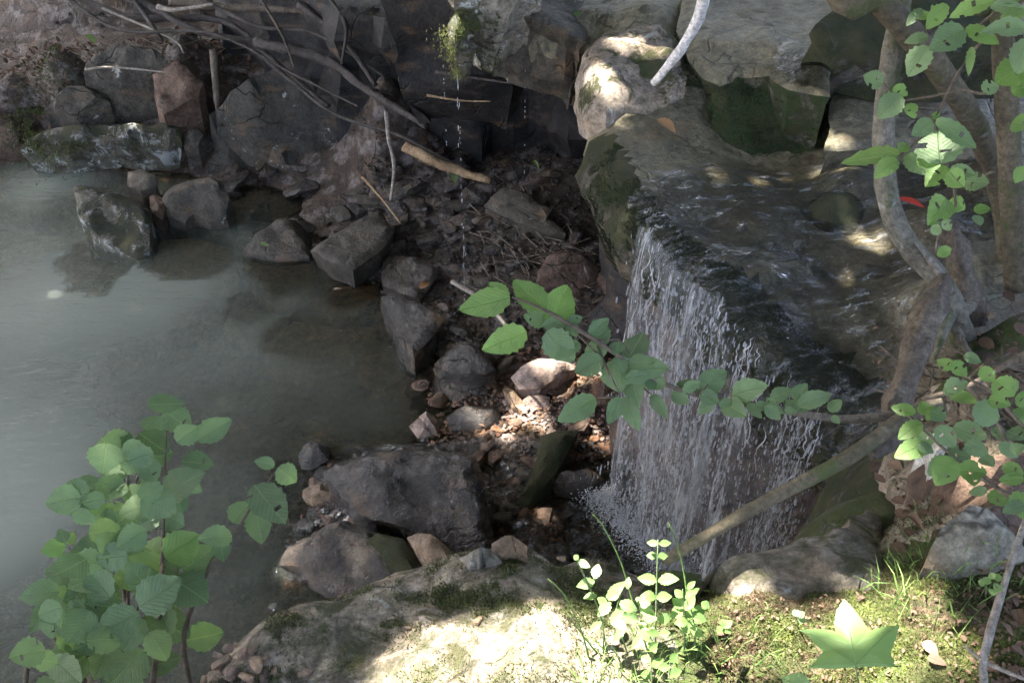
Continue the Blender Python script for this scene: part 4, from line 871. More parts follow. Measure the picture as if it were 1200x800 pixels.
LB_ = [(598,348,536,362,36),(617,388,565,410,34),(640,362,600,326,34),(645,380,668,332,42),(596,348,572,330,18),(640,388,674,424,38),(708,405,695,372,26),(736,420,754,386,30),(706,420,672,436,32),(716,422,728,460,34),(740,437,748,476,24),(740,430,786,431,28),(698,466,653,494,30),(730,465,750,505,22),(727,465,713,497,20),(764,462,782,490,16),(787,460,808,472,18),(818,455,792,448,17),(820,457,853,433,30),(820,460,844,472,20),(835,470,818,485,16),(848,470,874,487,22),(857,462,900,450,28),(935,475,976,460,22),(930,468,946,448,18),(903,467,930,455,18),(897,475,915,492,16),(972,482,986,467,16),(975,487,984,496,9),(640,380,613,368,20),(690,392,715,372,18),(678,400,655,418,20),(760,440,785,452,14),(700,425,690,410,18),(725,400,720,415,16),(800,458,822,446,14),(876,472,893,490,12)]
for _ in range(26):
    i_ = rl.randrange(8); f_ = rl.random(); bx = LB0[i_][0] * (1 - f_) + LB0[i_ + 1][0] * f_; by = LB0[i_][1] * (1 - f_) + LB0[i_ + 1][1] * f_; an = rl.uniform(0, 6.28); L_ = rl.uniform(16, 30) * (1.15 - .35 * (bx - 600) / 350)
    LB_.append((bx, by, bx + L_ * cos(an), by + L_ * .8 * sin(an), L_ * .72))
for i, q in enumerate(LB_):
    leaf_px(br, *q[:5], 1.80 + .05 * (q[0] - 600) / 300 + rl.uniform(-.02, .02), leafset('round', 'leafbright' if i in (0, 1, 2, 3, 4) else 'leaf'), rl, .35)
# left shrub
sh = empty('leafy_shrub', PD(140, 830, 2.35), 'dense green shrub leaning over the pool at lower left', 'shrub')
for k, q in enumerate([[(80, 880), (100, 780), (110, 700), (80, 640)], [(150, 900), (150, 800), (150, 700), (150, 600), (190, 480)], [(150, 860), (160, 760), (140, 660), (150, 560), (140, 520)], [(60, 880), (75, 790), (110, 745), (160, 715), (195, 660)], [(230, 830), (215, 760), (222, 720), (250, 655), (275, 625), (300, 585), (325, 548)], [(170, 860), (185, 750), (190, 660), (192, 590), (195, 500)], [(25, 880), (32, 780), (45, 765)], [(100, 800), (60, 740), (70, 700), (30, 695)]]):
    n = len(q); tube([PD(u, v, 2.30 + .05 * sin(k)) for u, v in q], [.007 * (1 - .75 * i / (n - 1)) for i in range(n)], 'twig', 'stem', 6, .1, parent=sh)
LS = [(172,474,213,470,24),(195,483,221,500,28),(230,515,268,492,26),(207,518,230,500,24),(168,502,184,487,15),(186,504,196,484,14),(122,512,155,520,22),(150,515,165,542,22),(190,584,233,554,36),(187,581,166,563,20),(187,587,143,600,30),(192,589,210,592,12),(190,601,212,614,24),(188,602,162,617,24),(123,584,98,588,18),(123,590,98,600,16),(125,595,124,622,22),(147,560,115,566,26),(150,568,162,590,22),(213,540,247,542,26),(160,545,120,540,28),(175,545,172,515,26),(165,540,200,530,24),(115,624,149,622,32),(126,641,84,647,32),(77,638,50,646,18),(78,637,87,624,12),(77,635,70,620,12),(191,655,165,636,30),(193,653,229,628,36),(191,658,137,680,42),(213,668,250,642,30),(195,657,206,674,18),(205,679,240,702,38),(163,712,206,680,38),(133,667,106,664,18),(70,692,26,698,26),(63,688,96,670,22),(65,692,83,693,12),(67,700,37,737,22),(117,684,78,702,30),(115,720,66,736,42),(107,715,80,748,34),(163,718,115,742,36),(165,722,145,760,30),(170,722,218,743,40),(217,750,260,740,28),(167,760,133,797,42),(173,782,209,770,22),(100,768,70,792,32),(130,755,112,792,28),(120,795,165,806,30),(140,620,160,640,26),(150,650,115,655,28),(110,690,140,700,28),(130,700,100,668,28),(90,660,110,690,20),(175,690,150,660,26),(175,740,195,770,28),(60,770,90,795,20),(145,590,120,612,22),(170,620,140,640,28),(215,600,200,570,18),(180,530,150,540,24),(85,760,60,775,22),(200,745,180,700,24),(125,740,90,760,30),
      (272,612,292,588,24),(272,628,236,630,22),(298,568,330,606,30),(300,598,306,633,26),(322,545,300,540,14),(325,548,346,563,24),(258,632,262,655,18),(150,505,135,530,20),(210,560,235,575,18),(85,600,110,610,16),(92,560,120,575,16)]
for _ in range(36):
    t_ = rl.random(); bx, by = 150 - 60 * t_ + rl.gauss(0, 32), 500 + 300 * t_ + rl.gauss(0, 10); an = rl.uniform(-.3, 3.5); L_ = rl.uniform(26, 44)
    if bx < 235 and bx > 30: LS.append((bx, by, bx + L_ * cos(an), by + L_ * .75 * sin(an), L_ * .75))
for i, q in enumerate(LS):
    leaf_px(sh, q[0], q[1], q[0] + (q[2] - q[0]) * 1.12, q[1] + (q[3] - q[1]) * 1.12, q[4] * 1.15, 2.24 + rl.uniform(-.10, .10), leafset('round', 'leafbright' if i in (28, 29, 15, 25) else 'leaf'), rl, .35)
# shrub on the right bank
rs = empty('leafy_shrub', onbank(1190, 600), 'low green shrub on the right bank beside the rotten trunk', 'shrub')
for q in [[(1240, 640), (1200, 560), (1160, 480), (1120, 445), (1100, 430)], [(1220, 600), (1150, 560), (1100, 520), (1060, 482)], [(1230, 640), (1180, 580), (1130, 545), (1100, 560)], [(1230, 520), (1200, 500), (1160, 458), (1120, 436)]]:
    n = len(q); tube([PD(u, v, 1.72) for u, v in q], [.004 * (1 - .6 * i / (n - 1)) for i in range(n)], 'twig', 'stem', 6, .1, parent=rs)
LR = [(1118,431,1097,421,14),(1115,424,1134,441,16),(1107,456,1136,447,18),(1113,464,1147,471,15),(1106,462,1120,456,12),(1140,477,1174,493,28),(1166,445,1189,464,24),(1158,468,1185,474,18),(1073,484,1043,476,15),(1075,482,1092,474,14),(1092,480,1109,492,18),(1080,494,1052,514,18),(1097,500,1121,524,22),(1095,518,1070,506,16),(1087,520,1048,535,22),(1117,500,1158,512,24),(1130,520,1160,532,20),(1115,538,1087,556,24),(1117,537,1097,568,26),(1122,550,1158,553,22),(1140,555,1142,569,14),(1157,574,1134,577,12),(1157,584,1190,583,18),(1193,575,1200,608,22),(1192,462,1210,475,20),(1187,480,1205,500,20),(1180,505,1205,512,22),(1170,520,1195,535,16),(1175,545,1200,555,16),(1185,530,1200,520,14),(1165,500,1175,515,12),(1100,478,1085,492,14),(1110,530,1140,535,18),(1200,560,1170,562,14),(1150,430,1165,448,16),(1130,415,1150,425,12),(1075,520,1095,530,14),(1150,535,1165,545,12),(1178,455,1195,445,14),(1200,590,1175,600,14)]
for q in LR: leaf_px(rs, *q[:5], 1.70 + rl.uniform(-.05, .05), leafset('ovate', 'leafbright' if rl.random() < .45 else 'leaf', seed=40), rl, .45)
# hanging branch top right
tb = empty('leafy_branch', PD(1200, -60, 1.6), 'leafy branch hanging in front of the trunks at upper right', 'branch')
for q in [[(1260, -60), (1165, 15), (1140, 35), (1095, 55)], [(1200, 0), (1140, 60), (1110, 110), (1095, 140), (1065, 175), (1052, 182)], [(1095, 140), (1105, 185), (1112, 198), (1120, 240), (1100, 270), (1097, 298)], [(1200, 60), (1160, 110), (1130, 105), (1060, 118), (1035, 97)], [(1165, 200), (1155, 205), (1130, 215)]]:
    n = len(q); tube([PD(u, v, 1.62) for u, v in q], [.003 * (1 - .6 * i / (n - 1)) for i in range(n)], 'twig', 'stem', 6, .1, parent=tb)
LTR = [(1090,20,1067,17,10),(1100,28,1092,5,10),(1088,43,1059,50,12),(1090,55,1062,90,28),(1130,34,1091,58,26),(1132,32,1172,52,16),(1165,0,1111,20,20),(1202,32,1150,37,18),(1160,6,1203,10,14),(1173,25,1203,12,18),(1139,55,1135,89,8),(1057,112,1028,139,26),(1047,102,1064,112,14),(1035,97,1012,88,20),(1063,122,1073,139,14),(1093,142,1069,159,18),(1097,140,1147,174,20),(1100,138,1092,133,10),(1103,192,1100,149,46),(1055,180,983,188,24),(1062,181,1088,204,20),(1052,187,1024,209,20),(1056,178,1062,166,12),(1075,183,1100,192,24),(1110,195,1083,218,24),(1113,198,1144,204,16),(1112,200,1129,219,20),(1130,214,1159,213,20),(1108,232,1089,263,22),(1112,236,1132,245,18),(1141,246,1162,244,12),(1143,252,1150,264,10),(1203,75,1165,97,32),(1205,45,1192,88,26),(1186,143,1208,146,22),(1150,105,1172,100,16),(1105,258,1115,270,12),(1097,298,1116,291,12),(1093,275,1100,262,12),(1185,108,1206,102,20),(1170,-5,1200,-2,16),(1110,5,1085,35,18),(1080,10,1062,30,10),(1200,195,1190,215,14)]
for i, q in enumerate(LTR): leaf_px(tb, *q[:5], 1.58 + rl.uniform(-.06, .06), leafset('ovate', 'leafpale' if i in (9, 10) else ('leafbright' if rl.random() < .5 else 'leaf'), seed=40), rl, .4)
# weeds in the sun
def weed(base, stems, label, leaves, mat='leafpale', dist=1.72, kind='lance'):
    t = empty('weed', onbank(*base), label, 'weed')
    for q in stems:
        B = onbank(*q[0]); pp = [B]
        d0 = B - V((0, 0, H)); d1 = d0.length
        pp += [PD(u, v, d1 - .05 * (i + 1)) for i, (u, v) in enumerate(q[1:])]
        tube(pp, [.0016] * (len(pp) - 1) + [.0008], 'greenstem', 'stem', 5, .05, parent=t)
    for q in leaves: leaf_px(t, *q[:5], dist + rl.uniform(-.03, .03), leafset(kind, mat, seed=60), rl, .35)
    return t
def pairs(l):
    r = []
    for u, v, s_, w_ in l: r += [(u, v, u - s_, v - s_ * .15, w_), (u, v, u + s_, v - s_ * .1, w_)]
    return r
weed((768, 755), [[(768, 755), (769, 700), (771, 632)]], 'tall weed with paired leaves in front of the fallen pole tip', pairs([(772, 637, 15, 8), (770, 652, 13, 9), (771, 680, 25, 13), (769, 700, 19, 12), (770, 725, 18, 12), (772, 742, 14, 9)]), 'leafbright')
weed((700, 760), [[(712, 765), (700, 710), (680, 665), (676, 655)], [(735, 765), (722, 715), (735, 680)], [(707, 765), (707, 710)]], 'pale sunlit weed with white green leaves in the bright patch',
     [(676,656,692,664,9),(678,655,672,650,7),(697,678,701,659,12),(697,680,675,687,12),(700,697,683,700,9),(710,700,735,680,12),(712,702,727,692,12),(716,705,700,722,12),(725,705,748,715,14),(722,712,742,726,14),(730,715,715,730,12),(728,720,750,728,12),(715,722,735,738,12),(745,700,765,712,12),(750,715,770,722,12),(735,690,737,675,8),(700,700,714,710,10),(748,738,765,752,12),(752,745,740,760,10),(732,735,718,752,10),(760,735,745,728,10),(705,728,690,740,9)])
weed((802, 760), [[(802, 765), (802, 715), (800, 690)], [(815, 760), (812, 720), (803, 700)]], 'low green weed right of the sunlit patch', [(802,712,787,700,12),(800,715,785,722,13),(802,722,830,710,14),(803,715,814,695,11),(800,700,790,690,9),(803,700,820,688,9),(812,722,828,727,12),(806,728,790,730,12),(812,728,800,742,12),(822,705,832,712,10),(805,690,815,680,7),(808,735,826,745,10)], 'leafbright')
weed((760, 800), [[(765, 820), (762, 770)], [(782, 815), (785, 775)]], 'leafy weed clump in the sun at the bottom edge', [(762,775,750,768,10),(763,782,778,770,10),(765,790,750,790,10),(768,765,760,750,9),(785,780,770,782,10),(785,775,795,765,10),(784,790,800,785,10),(760,760,772,752,9)], 'leafbright')
weed((848, 738), [[(848, 742), (848, 735)]], 'tiny three leaved clover at the edge of the moss', [(848,734,846,724,9),(848,735,858,726,9),(848,736,857,741,9),(848,735,840,740,8)], 'leafbright', 1.72, 'round')
weed((1160, 690), [[(1155, 700), (1156, 685)], [(1168, 695), (1165, 682)]], 'clover clump in the moss beside the triangular rock', [(1155,684,1146,680,9),(1155,684,1158,675,9),(1165,678,1160,670,8),(1165,678,1176,676,9),(1165,690,1175,686,10),(1165,690,1162,697,9)], 'leafpale', 1.66, 'round')
weed((935, 728), [[(935, 735), (935, 722)]], 'tiny seedling left of the star shaped leaf', [(935,722,930,713,9),(935,722,943,716,9),(936,724,945,728,9)], 'leaf', 1.68, 'round')
for q, lab in [([(760, 765), (744, 715), (728, 660), (706, 615), (694, 602)], 'long arching grass blade curving left over the bank crest'), ([(690, 770), (680, 735), (660, 695), (642, 678)], 'bent grass blade left of the pale weed'), ([(808, 740), (803, 680), (793, 635), (783, 612)], 'thin grass stem leaning over the end of the fallen pole'), ([(700, 765), (680, 740), (665, 718)], 'short broad grass blade in the sunlit patch'), ([(1082, 560), (1100, 620), (1110, 650)], 'grass blade arching over the triangular rock'), ([(1167, 665), (1168, 640), (1173, 620)], 'upright grass blade in front of the triangular rock')]:
    B = onbank(*q[0]); d1 = (B - V((0, 0, H))).length; pp = [B] + [PD(u, v, d1 - .04 * (i + 1)) for i, (u, v) in enumerate(q[1:])]
    n = len(pp); tag(tube(pp, [.002 - .0014 * i / (n - 1) for i in range(n)], 'grass' , 'grass_blade', 4, 0, .02), lab, 'grass blade')
# star shaped leaf
st = empty('seedling', onbank(1006, 800) , 'single large star shaped leaf on a thin stalk at the bottom right', 'seedling')
pl0 = PD(1003, 779, 1.60); nrm = ((V((0, 0, H)) - pl0).normalized() * .6 + V((-.1, .05, .6))).normalized()
def onpl(u, v):
    d = ray(u, v); t = (pl0 - V((0, 0, H))).dot(nrm) / d.dot(nrm); return V((0, 0, H)) + d * t
out = [(1003,779),(975,781),(947,780),(958,768),(964,760),(955,752),(945,740),(935,735),(955,733),(974,735),(979,738),(977,727),(980,712),(989,699),(998,708),(1006,718),(1014,729),(1019,735),(1034,731),(1054,729),(1051,742),(1045,757),(1043,764),(1047,770),(1049,779),(1025,778)]
cx, cy = 1001, 757; ring0 = []
for i in range(len(out)):
    a, b = out[i], out[(i + 1) % len(out)]
    for k in range(4): ring0.append((a[0] + (b[0] - a[0]) * k / 4 + (.8 if k % 2 else 0), a[1] + (b[1] - a[1]) * k / 4 + (.6 if k % 2 else 0)))
vs_, uv, fs = [onpl(1003, 779) if False else onpl(cx, cy)], [(.5, .5)], []
for s_ in (.5, 1.):
    for i, (u, v) in enumerate(ring0):
        q = onpl(cx + (u - cx) * s_, cy + (v - cy) * s_); q += nrm * (.0012 * sin(i * .15) * s_ - .008 * s_ * s_); vs_.append(q); uv.append((.5 + (u - cx) / 120 * s_, .5 - (v - cy) / 120 * s_))
m_ = len(ring0)
for i in range(m_):
    j = (i + 1) % m_; fs += [[0, 1 + i, 1 + j], [1 + i, 1 + m_ + i, 1 + m_ + j, 1 + j]]
s = N('star_leaf'); base = s.mix(s.noise(35, 4), (.21, .35, .10), (.29, .44, .14))
b_ = s.bsdf(Base_Color=base, Roughness=.5); tr = s.n('BsdfTranslucent'); tr.inputs[0].default_value = (.16, .32, .05, 1); mx = s.n('MixShader'); mx.inputs[0].default_value = .35
s.t.links.new(b_, mx.inputs[1]); s.t.links.new(tr.outputs[0], mx.inputs[2]); M['star'] = s.end(mx.outputs[0])
link('leaf', mesh_from('leaf', vs_, fs, M['star'], True), st)
for tx_, ty_ in [(950, 778), (940, 736), (989, 703), (1050, 731), (1046, 777)]:
    tube([onpl(1003, 779) + nrm * .0015, onpl((1003 + tx_) / 2, (779 + ty_) / 2) + nrm * .003, onpl(tx_, ty_) - nrm * .006], [.0009, .0007, .0003], 'leafpale', 'vein', 4, 0, parent=st)
tube([onbank(1008, 820), PD(1006, 800, 1.63), onpl(1003, 779)], [.0016, .0014, .0012], 'greenstem', 'stem', 5, 0, parent=st)
tag(place_leaf(None, PD(950, 806, 1.66), PD(915, 794, 1.66), .035, V((0, -.6, .8)).normalized(), leafset('round', 'leafpale'), rl), 'pale round leaf cut by the bottom edge left of the star shaped leaf', 'leaf').name = 'leaf'
# single fallen leaves
def fallen(u, v, du, dv, wpx, bv, mat, label, kind='ovate', z0=None, name='fallen_leaf', group=None, cat='leaf'):
    d = ray(u, v).normalized(); h = bv.ray_cast(V((0, 0, H)), d) if bv else (None, None)
    B = h[0] if h[0] is not None else P(u, v, z0 or 1.2); nn = h[1] if h[0] is not None else V((0, 0, 1))
    if nn.z < .2: nn = V((0, 0, 1))
    off = .010; n2 = (nn + V((rl.gauss(0, .25), rl.gauss(0, .25), .3))).normalized(); B = B + nn * off
    d2 = ray(u + du, v + dv); t = (B - V((0, 0, H))).dot(n2) / d2.dot(n2); T_ = V((0, 0, H)) + d2 * t
    dist = (B - V((0, 0, H))).length
    o = place_leaf(None, B, T_, wpx * dist / F, n2, leafset(kind, mat, seed=80), rl, name); return tag(o, label, cat, group)
fallen(672, 20, 18, -4, 10, LB, 'leafbright', 'small green leaf lying on the ledge at the top', z0=1.32)
fallen(770, 143, 22, 12, 14, LB, 'orangeleaf', 'orange brown leaf on the wet ledge under the white branch', 'ovate')
fallen(1050, 236, 36, 6, 14, None, 'redleaf', 'bright red leaf lying in the stream right of the grey trunk', 'lance', z0=1.29)
SB = bvh_of(bpy.data.objects['stone_slab.001'])
fallen(1000, 66, 30, 14, 18, SB, 'dead', 'brown curled leaf on the shelf left of the grey trunk', z0=1.36)
fallen(990, 70, 26, -10, 16, SB, 'dead', 'dark dead leaf behind the brown curled leaf', z0=1.36)
fallen(305, 286, 10, 2, 6, None, 'leafpale', 'small yellow leaf on the olive rock at the waterline', z0=.08)
fallen(492, 340, 12, -10, 10, None, 'orangeleaf', 'small tan leaf on the rubble above the wedge rock', z0=.15)
fallen(102, 42, 10, 8, 8, None, 'leafpale', 'tiny yellow leaf on the far mossy bank', z0=.62)
fallen(625, 190, 6, 6, 5, None, 'stickpale' if False else 'leafpale', 'tiny pale leaf on the cave floor rubble', z0=.3)
fallen(530, 200, 4, 14, 10, None, 'leaf', 'small green leaf lying on the split tan log', z0=.36)
DM = [(1120, 662, 'in front of the triangular rock'), (1088, 765, 'in the moss right of the star shaped leaf'), (1175, 745, 'left of the pale knobbly stick'), (1190, 700, 'behind the pale knobbly stick'), (710, 683, 'beside the pale sunlit weed'), (838, 745, 'near the tiny three leaved clover'), (1050, 590, 'left of the long brown boulder'), (1050, 635, 'between the pebbly rock and triangular rock'), (1130, 560, 'on the long brown boulder'), (1175, 620, 'right of the triangular rock'), (1080, 400, 'at the roots of the grey trunk'), (1150, 400, 'above the right bank shrub'), (1180, 345, 'at the foot of the straight trunk'), (1062, 448, 'against the rotten trunk'), (1035, 545, 'under the fallen pole')]
used_dead = {}
def dead_label(u, v):
    m = min(DM, key=lambda m: (m[0] - u) ** 2 + (m[1] - v) ** 2); k = used_dead.get(m[2], 0); used_dead[m[2]] = k + 1
    return ['curled brown dead leaf ', 'farther dead brown leaf ', 'smaller dead leaf ', 'another brown leaf ', 'pale brown leaf ', 'folded dead leaf ', 'tan dead leaf ', 'dead leaf '][k % 8] + m[2]
dl = [(1110,662,30,6),(1130,660,34,12),(1090,772,24,8),(1085,755,18,18),(1170,735,22,12),(1150,745,20,-8),(1185,760,20,10),(1195,700,-20,6),(1168,655,20,14),(1145,665,20,4),(710,683,30,-6),(838,745,20,-8),(1050,585,18,6),(1055,600,16,14),(1040,595,20,-10),(1070,610,14,12),(1062,625,20,6),(1080,600,20,10),(1035,610,22,0),(1050,640,16,10),(1180,790,20,-12),(1160,700,18,12),(1190,720,10,18),(1155,780,18,6),(1130,560,18,8),(1175,620,20,8),(1080,400,18,10),(1150,400,18,8),(1175,345,18,10),(1190,380,14,16),(1140,430,16,8),(1190,410,-14,12),(1095,590,14,-12),(1060,455,14,12),(1072,440,-12,14),(1045,545,16,6),(1030,545,-14,10),(1025,560,16,6)]
for u, v, du, dv in dl: fallen(u, v, du * .8, dv * .8, rl.uniform(8, 13), BB, 'dead', dead_label(u, v), group='dead leaves on the right bank')
lit = []
shp = leaf_shape('ovate', 5)
for _ in range(420):
    q = onbank(rl.uniform(840, 1200), rl.uniform(695, 810)); s_ = rl.uniform(.004, .010); lit.append((q + V((0, 0, .008)), s_ * .5, s_, s_, rl.uniform(0, 6.28), rl.gauss(0, .5)))
for _ in range(420):
    u, v = (rl.uniform(1020, 1215), rl.uniform(360, 640)) if rl.random() < .7 else (rl.gauss(1180, 25), rl.uniform(640, 810))
    q = onbank(u, v)
    s_ = rl.uniform(.008, .017); lit.append((q + V((0, 0, .006)), s_ * .6, s_, s_, rl.uniform(0, 6.28), rl.gauss(0, .5)))
for c in ((300, 60, 1), (110, 10, 1)): pass
tag(scatter_mesh('leaf_litter', lit, shp[:2], M['dead'], True), label='brown leaf litter and bits among the roots of the right bank', cat='leaf litter', kind='stuff')
lit = []
for _ in range(2200):
    u, v = rl.uniform(-40, 450), rl.uniform(-20, 55)
    if rl.random() < .25: u, v = rl.uniform(125, 180), rl.uniform(95, 130)
    q = P(u, v, .6); q.z = ground_z(q.x, q.y) + .02
    s_ = rl.uniform(.02, .05); lit.append((q, s_ * .6, s_, s_, rl.uniform(0, 6.28), rl.gauss(0, .5)))
tag(scatter_mesh('leaf_litter', lit, shp[:2], M['dead'], True), label='brown leaf litter behind the sticks on the far bank', cat='leaf litter', kind='stuff')

# ------------------------------------------------------------------ trunks, sticks
def px_path(l): return [PY(u, v, y) for u, v, y in l]
t1 = empty('tree', PY(1125, 390, 1.98), 'slim pale grey tree trunk bending up from the roots', 'tree')
tube(px_path([(1128, 400, 1.93), (1105, 335, 1.97), (1062, 285, 2.02), (1043, 245, 2.05), (1037, 200, 2.08), (1037, 130, 2.1), (1046, 60, 2.12), (1056, 0, 2.15), (1070, -120, 2.2)]) + [V((1.0, 2.3, 3.6)), V((1.1, 2.4, 6))], [.032, .028, .026, .026, .026, .025, .023, .022, .021, .018, .013], 'barkgrey', 'trunk', 16, .12, parent=t1)
for q in ([(1110, 350, 1.97), (1090, 385, 1.9), (1085, 410, 1.86)], [(1120, 370, 1.96), (1150, 350, 2.02), (1180, 345, 2.05)], [(1115, 375, 1.95), (1125, 400, 1.88), (1145, 425, 1.8)], [(1120, 350, 1.98), (1105, 390, 1.88), (1095, 420, 1.82)]):
    tube(px_path(q), [.022, .012, .004], 'barkgrey', 'root', 10, .15, parent=t1)
t2 = empty('tree', PY(1180, 310, 2.3), 'brown mottled trunk leaning left across the grey one', 'tree')
tube(px_path([(1183, 330, 2.25), (1178, 260, 2.3), (1165, 200, 2.3), (1143, 148, 2.2), (1110, 95, 2.1), (1073, 48, 2.03), (1030, 0, 1.98), (960, -80, 1.98)]) + [V((.2, 2.2, 3.4)), V((-.3, 2.2, 5))], [.026, .028, .028, .028, .028, .027, .026, .025, .022, .014], 'barkbrown', 'trunk', 16, .1, parent=t2)
t3 = empty('tree', PY(1190, 320, 2.15), 'straight brown trunk at the right edge of the photo', 'tree')
tube(px_path([(1195, 335, 2.08), (1190, 290, 2.1), (1184, 200, 2.12), (1180, 120, 2.13), (1176, 50, 2.14), (1172, 0, 2.15), (1165, -100, 2.2)]) + [V((1.25, 2.25, 4)), V((1.2, 2.3, 6))], [.04, .032, .028, .026, .025, .024, .022, .018, .01], 'barkbrown', 'trunk', 14, .1, parent=t3)
sn = empty('dead_stump', PY(1130, 380, 2.05), 'flaky dead snag behind the base of the grey trunk', 'stump')
tube(px_path([(1135, 380, 2.0), (1128, 330, 2.05), (1120, 290, 2.08), (1112, 262, 2.1)]), [.045, .034, .03, .018], 'deadwood', 'trunk', 14, .35, parent=sn)
tube(px_path([(1112, 340, 1.95), (1095, 310, 1.96), (1072, 284, 1.98)]), [.012, .008, .002], 'stickpale', 'splinter', 8, .3, parent=sn)
rt = empty('rotten_trunk', PD(1050, 480, 2.02), 'rotten broken trunk propped between the roots and the fallen pole', 'log')
tube([PD(1102, 335, 2.32), PD(1092, 360, 2.25), PD(1080, 395, 2.2), PD(1064, 435, 2.13), PD(1052, 470, 2.08), PD(1046, 500, 2.03)], [.026, .032, .026, .022, .024, .026], 'deadwood', 'trunk', 16, .35, parent=rt)
pole = empty('fallen_pole', onbank(780, 660), 'long smooth fallen pole slanting down across the waterfall', 'branch')
tube([PD(1100, 470, 2.02), PD(1062, 488, 1.98), PD(1000, 532, 1.92), PD(950, 560, 1.90), (PD(900, 586, 1.88)), PD(840, 620, 1.86), PD(778, 658, 1.86)], [.013, .015, .0145, .0135, .013, .0115, .010], 'barkbrown', 'trunk', 14, .07, parent=pole)
tag(tube([PD(1072, 492, 2.05), PD(1050, 512, 2.03), PD(1022, 534, 2.0)], [.022, .02, .012], 'stickdark', 'broken_branch', 12, .3), 'short dark flaky branch behind the fallen pole', 'branch')
tag(tube([P(772, 120, 1.24) if False else PY(766, 98, 2.75), PY(790, 68, 2.72), PY(812, 35, 2.7), PY(823, 5, 2.68), PY(824, -40, 2.66), PY(815, -120, 2.66)], [.010, .015, .016, .017, .017, .018], 'white_stick', 'bare_branch', 12, .15), 'bleached white branch poking down over the pale outcrop', 'branch')
tag(tube([onbank(1150, 815) + V((0, 0, .02)), PD(1153, 765, 1.66), PD(1172, 700, 1.68), PD(1185, 660, 1.70), PD(1205, 600, 1.75)], [.006, .006, .0055, .005, .004], 'stickpale', 'stick', 8, .3), 'pale knobbly stick rising at the lower right edge', 'stick')
tag(tube([PD(1130, 755, 1.70), PD(1153, 775, 1.68), PD(1200, 795, 1.66)], [.002, .0035, .003], 'stickpale', 'stick', 6, .2), 'thin side twig crossing the pale knobbly stick', 'stick')
tag(tube([PD(1080, 467, 1.95), PD(1130, 455, 1.95), PD(1175, 430, 1.97), PD(1215, 408, 2.0)], [.004, .006, .006, .007], 'twig', 'stick', 8, .25), 'brown dead branch lying in the litter of the right bank', 'stick')
ST = [([(70,-10,5.6),(140,35,5.4),(250,40,5.2),(350,90,4.95),(420,125,4.75)], .010, 'stickdark', 'thin root tangled below the thick curving branch'),
      ([(220,-10,5.4),(300,30,5.2),(370,40,5.05),(450,90,4.8)], .012, 'stickdark', 'thin dark root running toward the cave mouth'),
      ([(300,-10,5.3),(330,40,5.1),(345,80,5.0)], .009, 'deadwood', 'short root dropping over the tall grey rock'),
      ([(120,10,5.5),(200,45,5.3),(215,62,5.2)], .008, 'stickpale', 'pale twig above the reddish stone'),
      ([(380,-10,5.1),(405,30,4.95),(400,75,4.85)], .012, 'stickdark', 'dark root hanging left of the overhanging rock'),([(130,-10,5.6),(180,10,5.45),(235,38,5.3),(300,48,5.25),(330,52,5.2)], .022, 'stickdark', 'thick grey branch curving across the far bank'),
      ([(60,-20,5.7),(150,20,5.5),(260,25,5.4),(330,80,5.1),(385,125,4.9)], .022, 'stickdark', 'forked dark branch behind the tall grey rock'),
      ([(300,50,5.2),(380,70,5.0),(430,105,4.8),(500,148,4.5)], .030, 'stickdark', 'heavy dark log slanting down into the cave'),
      ([(200,2,5.5),(260,8,5.4),(340,12,5.3),(470,18,5.1)], .024, 'deadwood', 'horizontal pale branch along the top of the far bank'),
      ([(250,58,5.15),(252,90,5.1),(256,130,5.05),(262,175,4.98)], .022, 'deadwood', 'upright flaky stick against the tall grey rock'),
      ([(300,60,5.1),(345,98,4.95),(395,135,4.75),(470,160,4.5),(545,200,4.25)], .012, 'stickdark', 'long thin root running from the bank into the cave'),
      ([(453,130,4.55),(455,160,4.45),(462,195,4.3),(458,235,4.15)], .012, 'stickpale', 'crooked grey stick standing in the cave rubble'),
      ([(475,172,4.35),(510,190,4.25),(545,203,4.2),(575,212,4.15)], .028, 'tanwood', 'split tan log catching light in the cave'),
      ([(530,330,3.25),(560,348,3.15),(585,372,3.05),(600,392,3.0)], .010, 'stickpale', 'pale broken stick behind the left tip of the leafy branch'),
      ([(425,208,4.4),(445,230,4.2),(470,262,4.0)], .008, 'tanwood', 'thin reddish twig on the cave floor'),
      ([(150,-10,5.5),(175,25,5.4),(190,48,5.3)], .016, 'stickdark', 'short dark stick hanging over the brown boulder'),
      ([(185,8,5.4),(205,12,5.35),(250,5,5.3)], .014, 'stickpale', 'pale stub among the dead sticks at the top'),
      ([(350,5,5.2),(400,45,5.0),(440,100,4.75)], .02, 'stickdark', 'dark root hanging at the mouth of the cave'),
      ([(100,82,5.1),(130,79,5.08),(195,85,5.0)], .007, 'stickpale', 'thin pale twig lying over the reddish stone'),
      ([(510,84,4.0),(560,92,3.95),(600,98,3.9)], .008, 'stickdark', 'thin twig sticking out under the dripping knob'),
      ([(500,112,4.0),(540,118,3.95),(575,119,3.9)], .005, 'tanwood', 'fine tan twig under the dripping knob'),
      ([(30,800,1.9),(38,775,2.0),(46,766,2.05)], .004, 'stickdark', 'bare twig over the water at the lower left corner'),
      ([(540,610,2.45),(552,595,2.5),(563,605-20,2.52)], .006, 'stickdark', 'short dark twig on the large dark boulder'),
      ([(905,20,3.9),(960,16,4.0),(1010,14,4.1)], .008, 'stickdark', 'thin stick on the slab at the top')]
for i, (q, r, m_, lab) in enumerate(ST):
    n = len(q); tag(tube(px_path(q), [r * (1 - .45 * k / (n - 1)) for k in range(n)], m_, 'stick', 10, .28, seed=i), lab, 'stick')
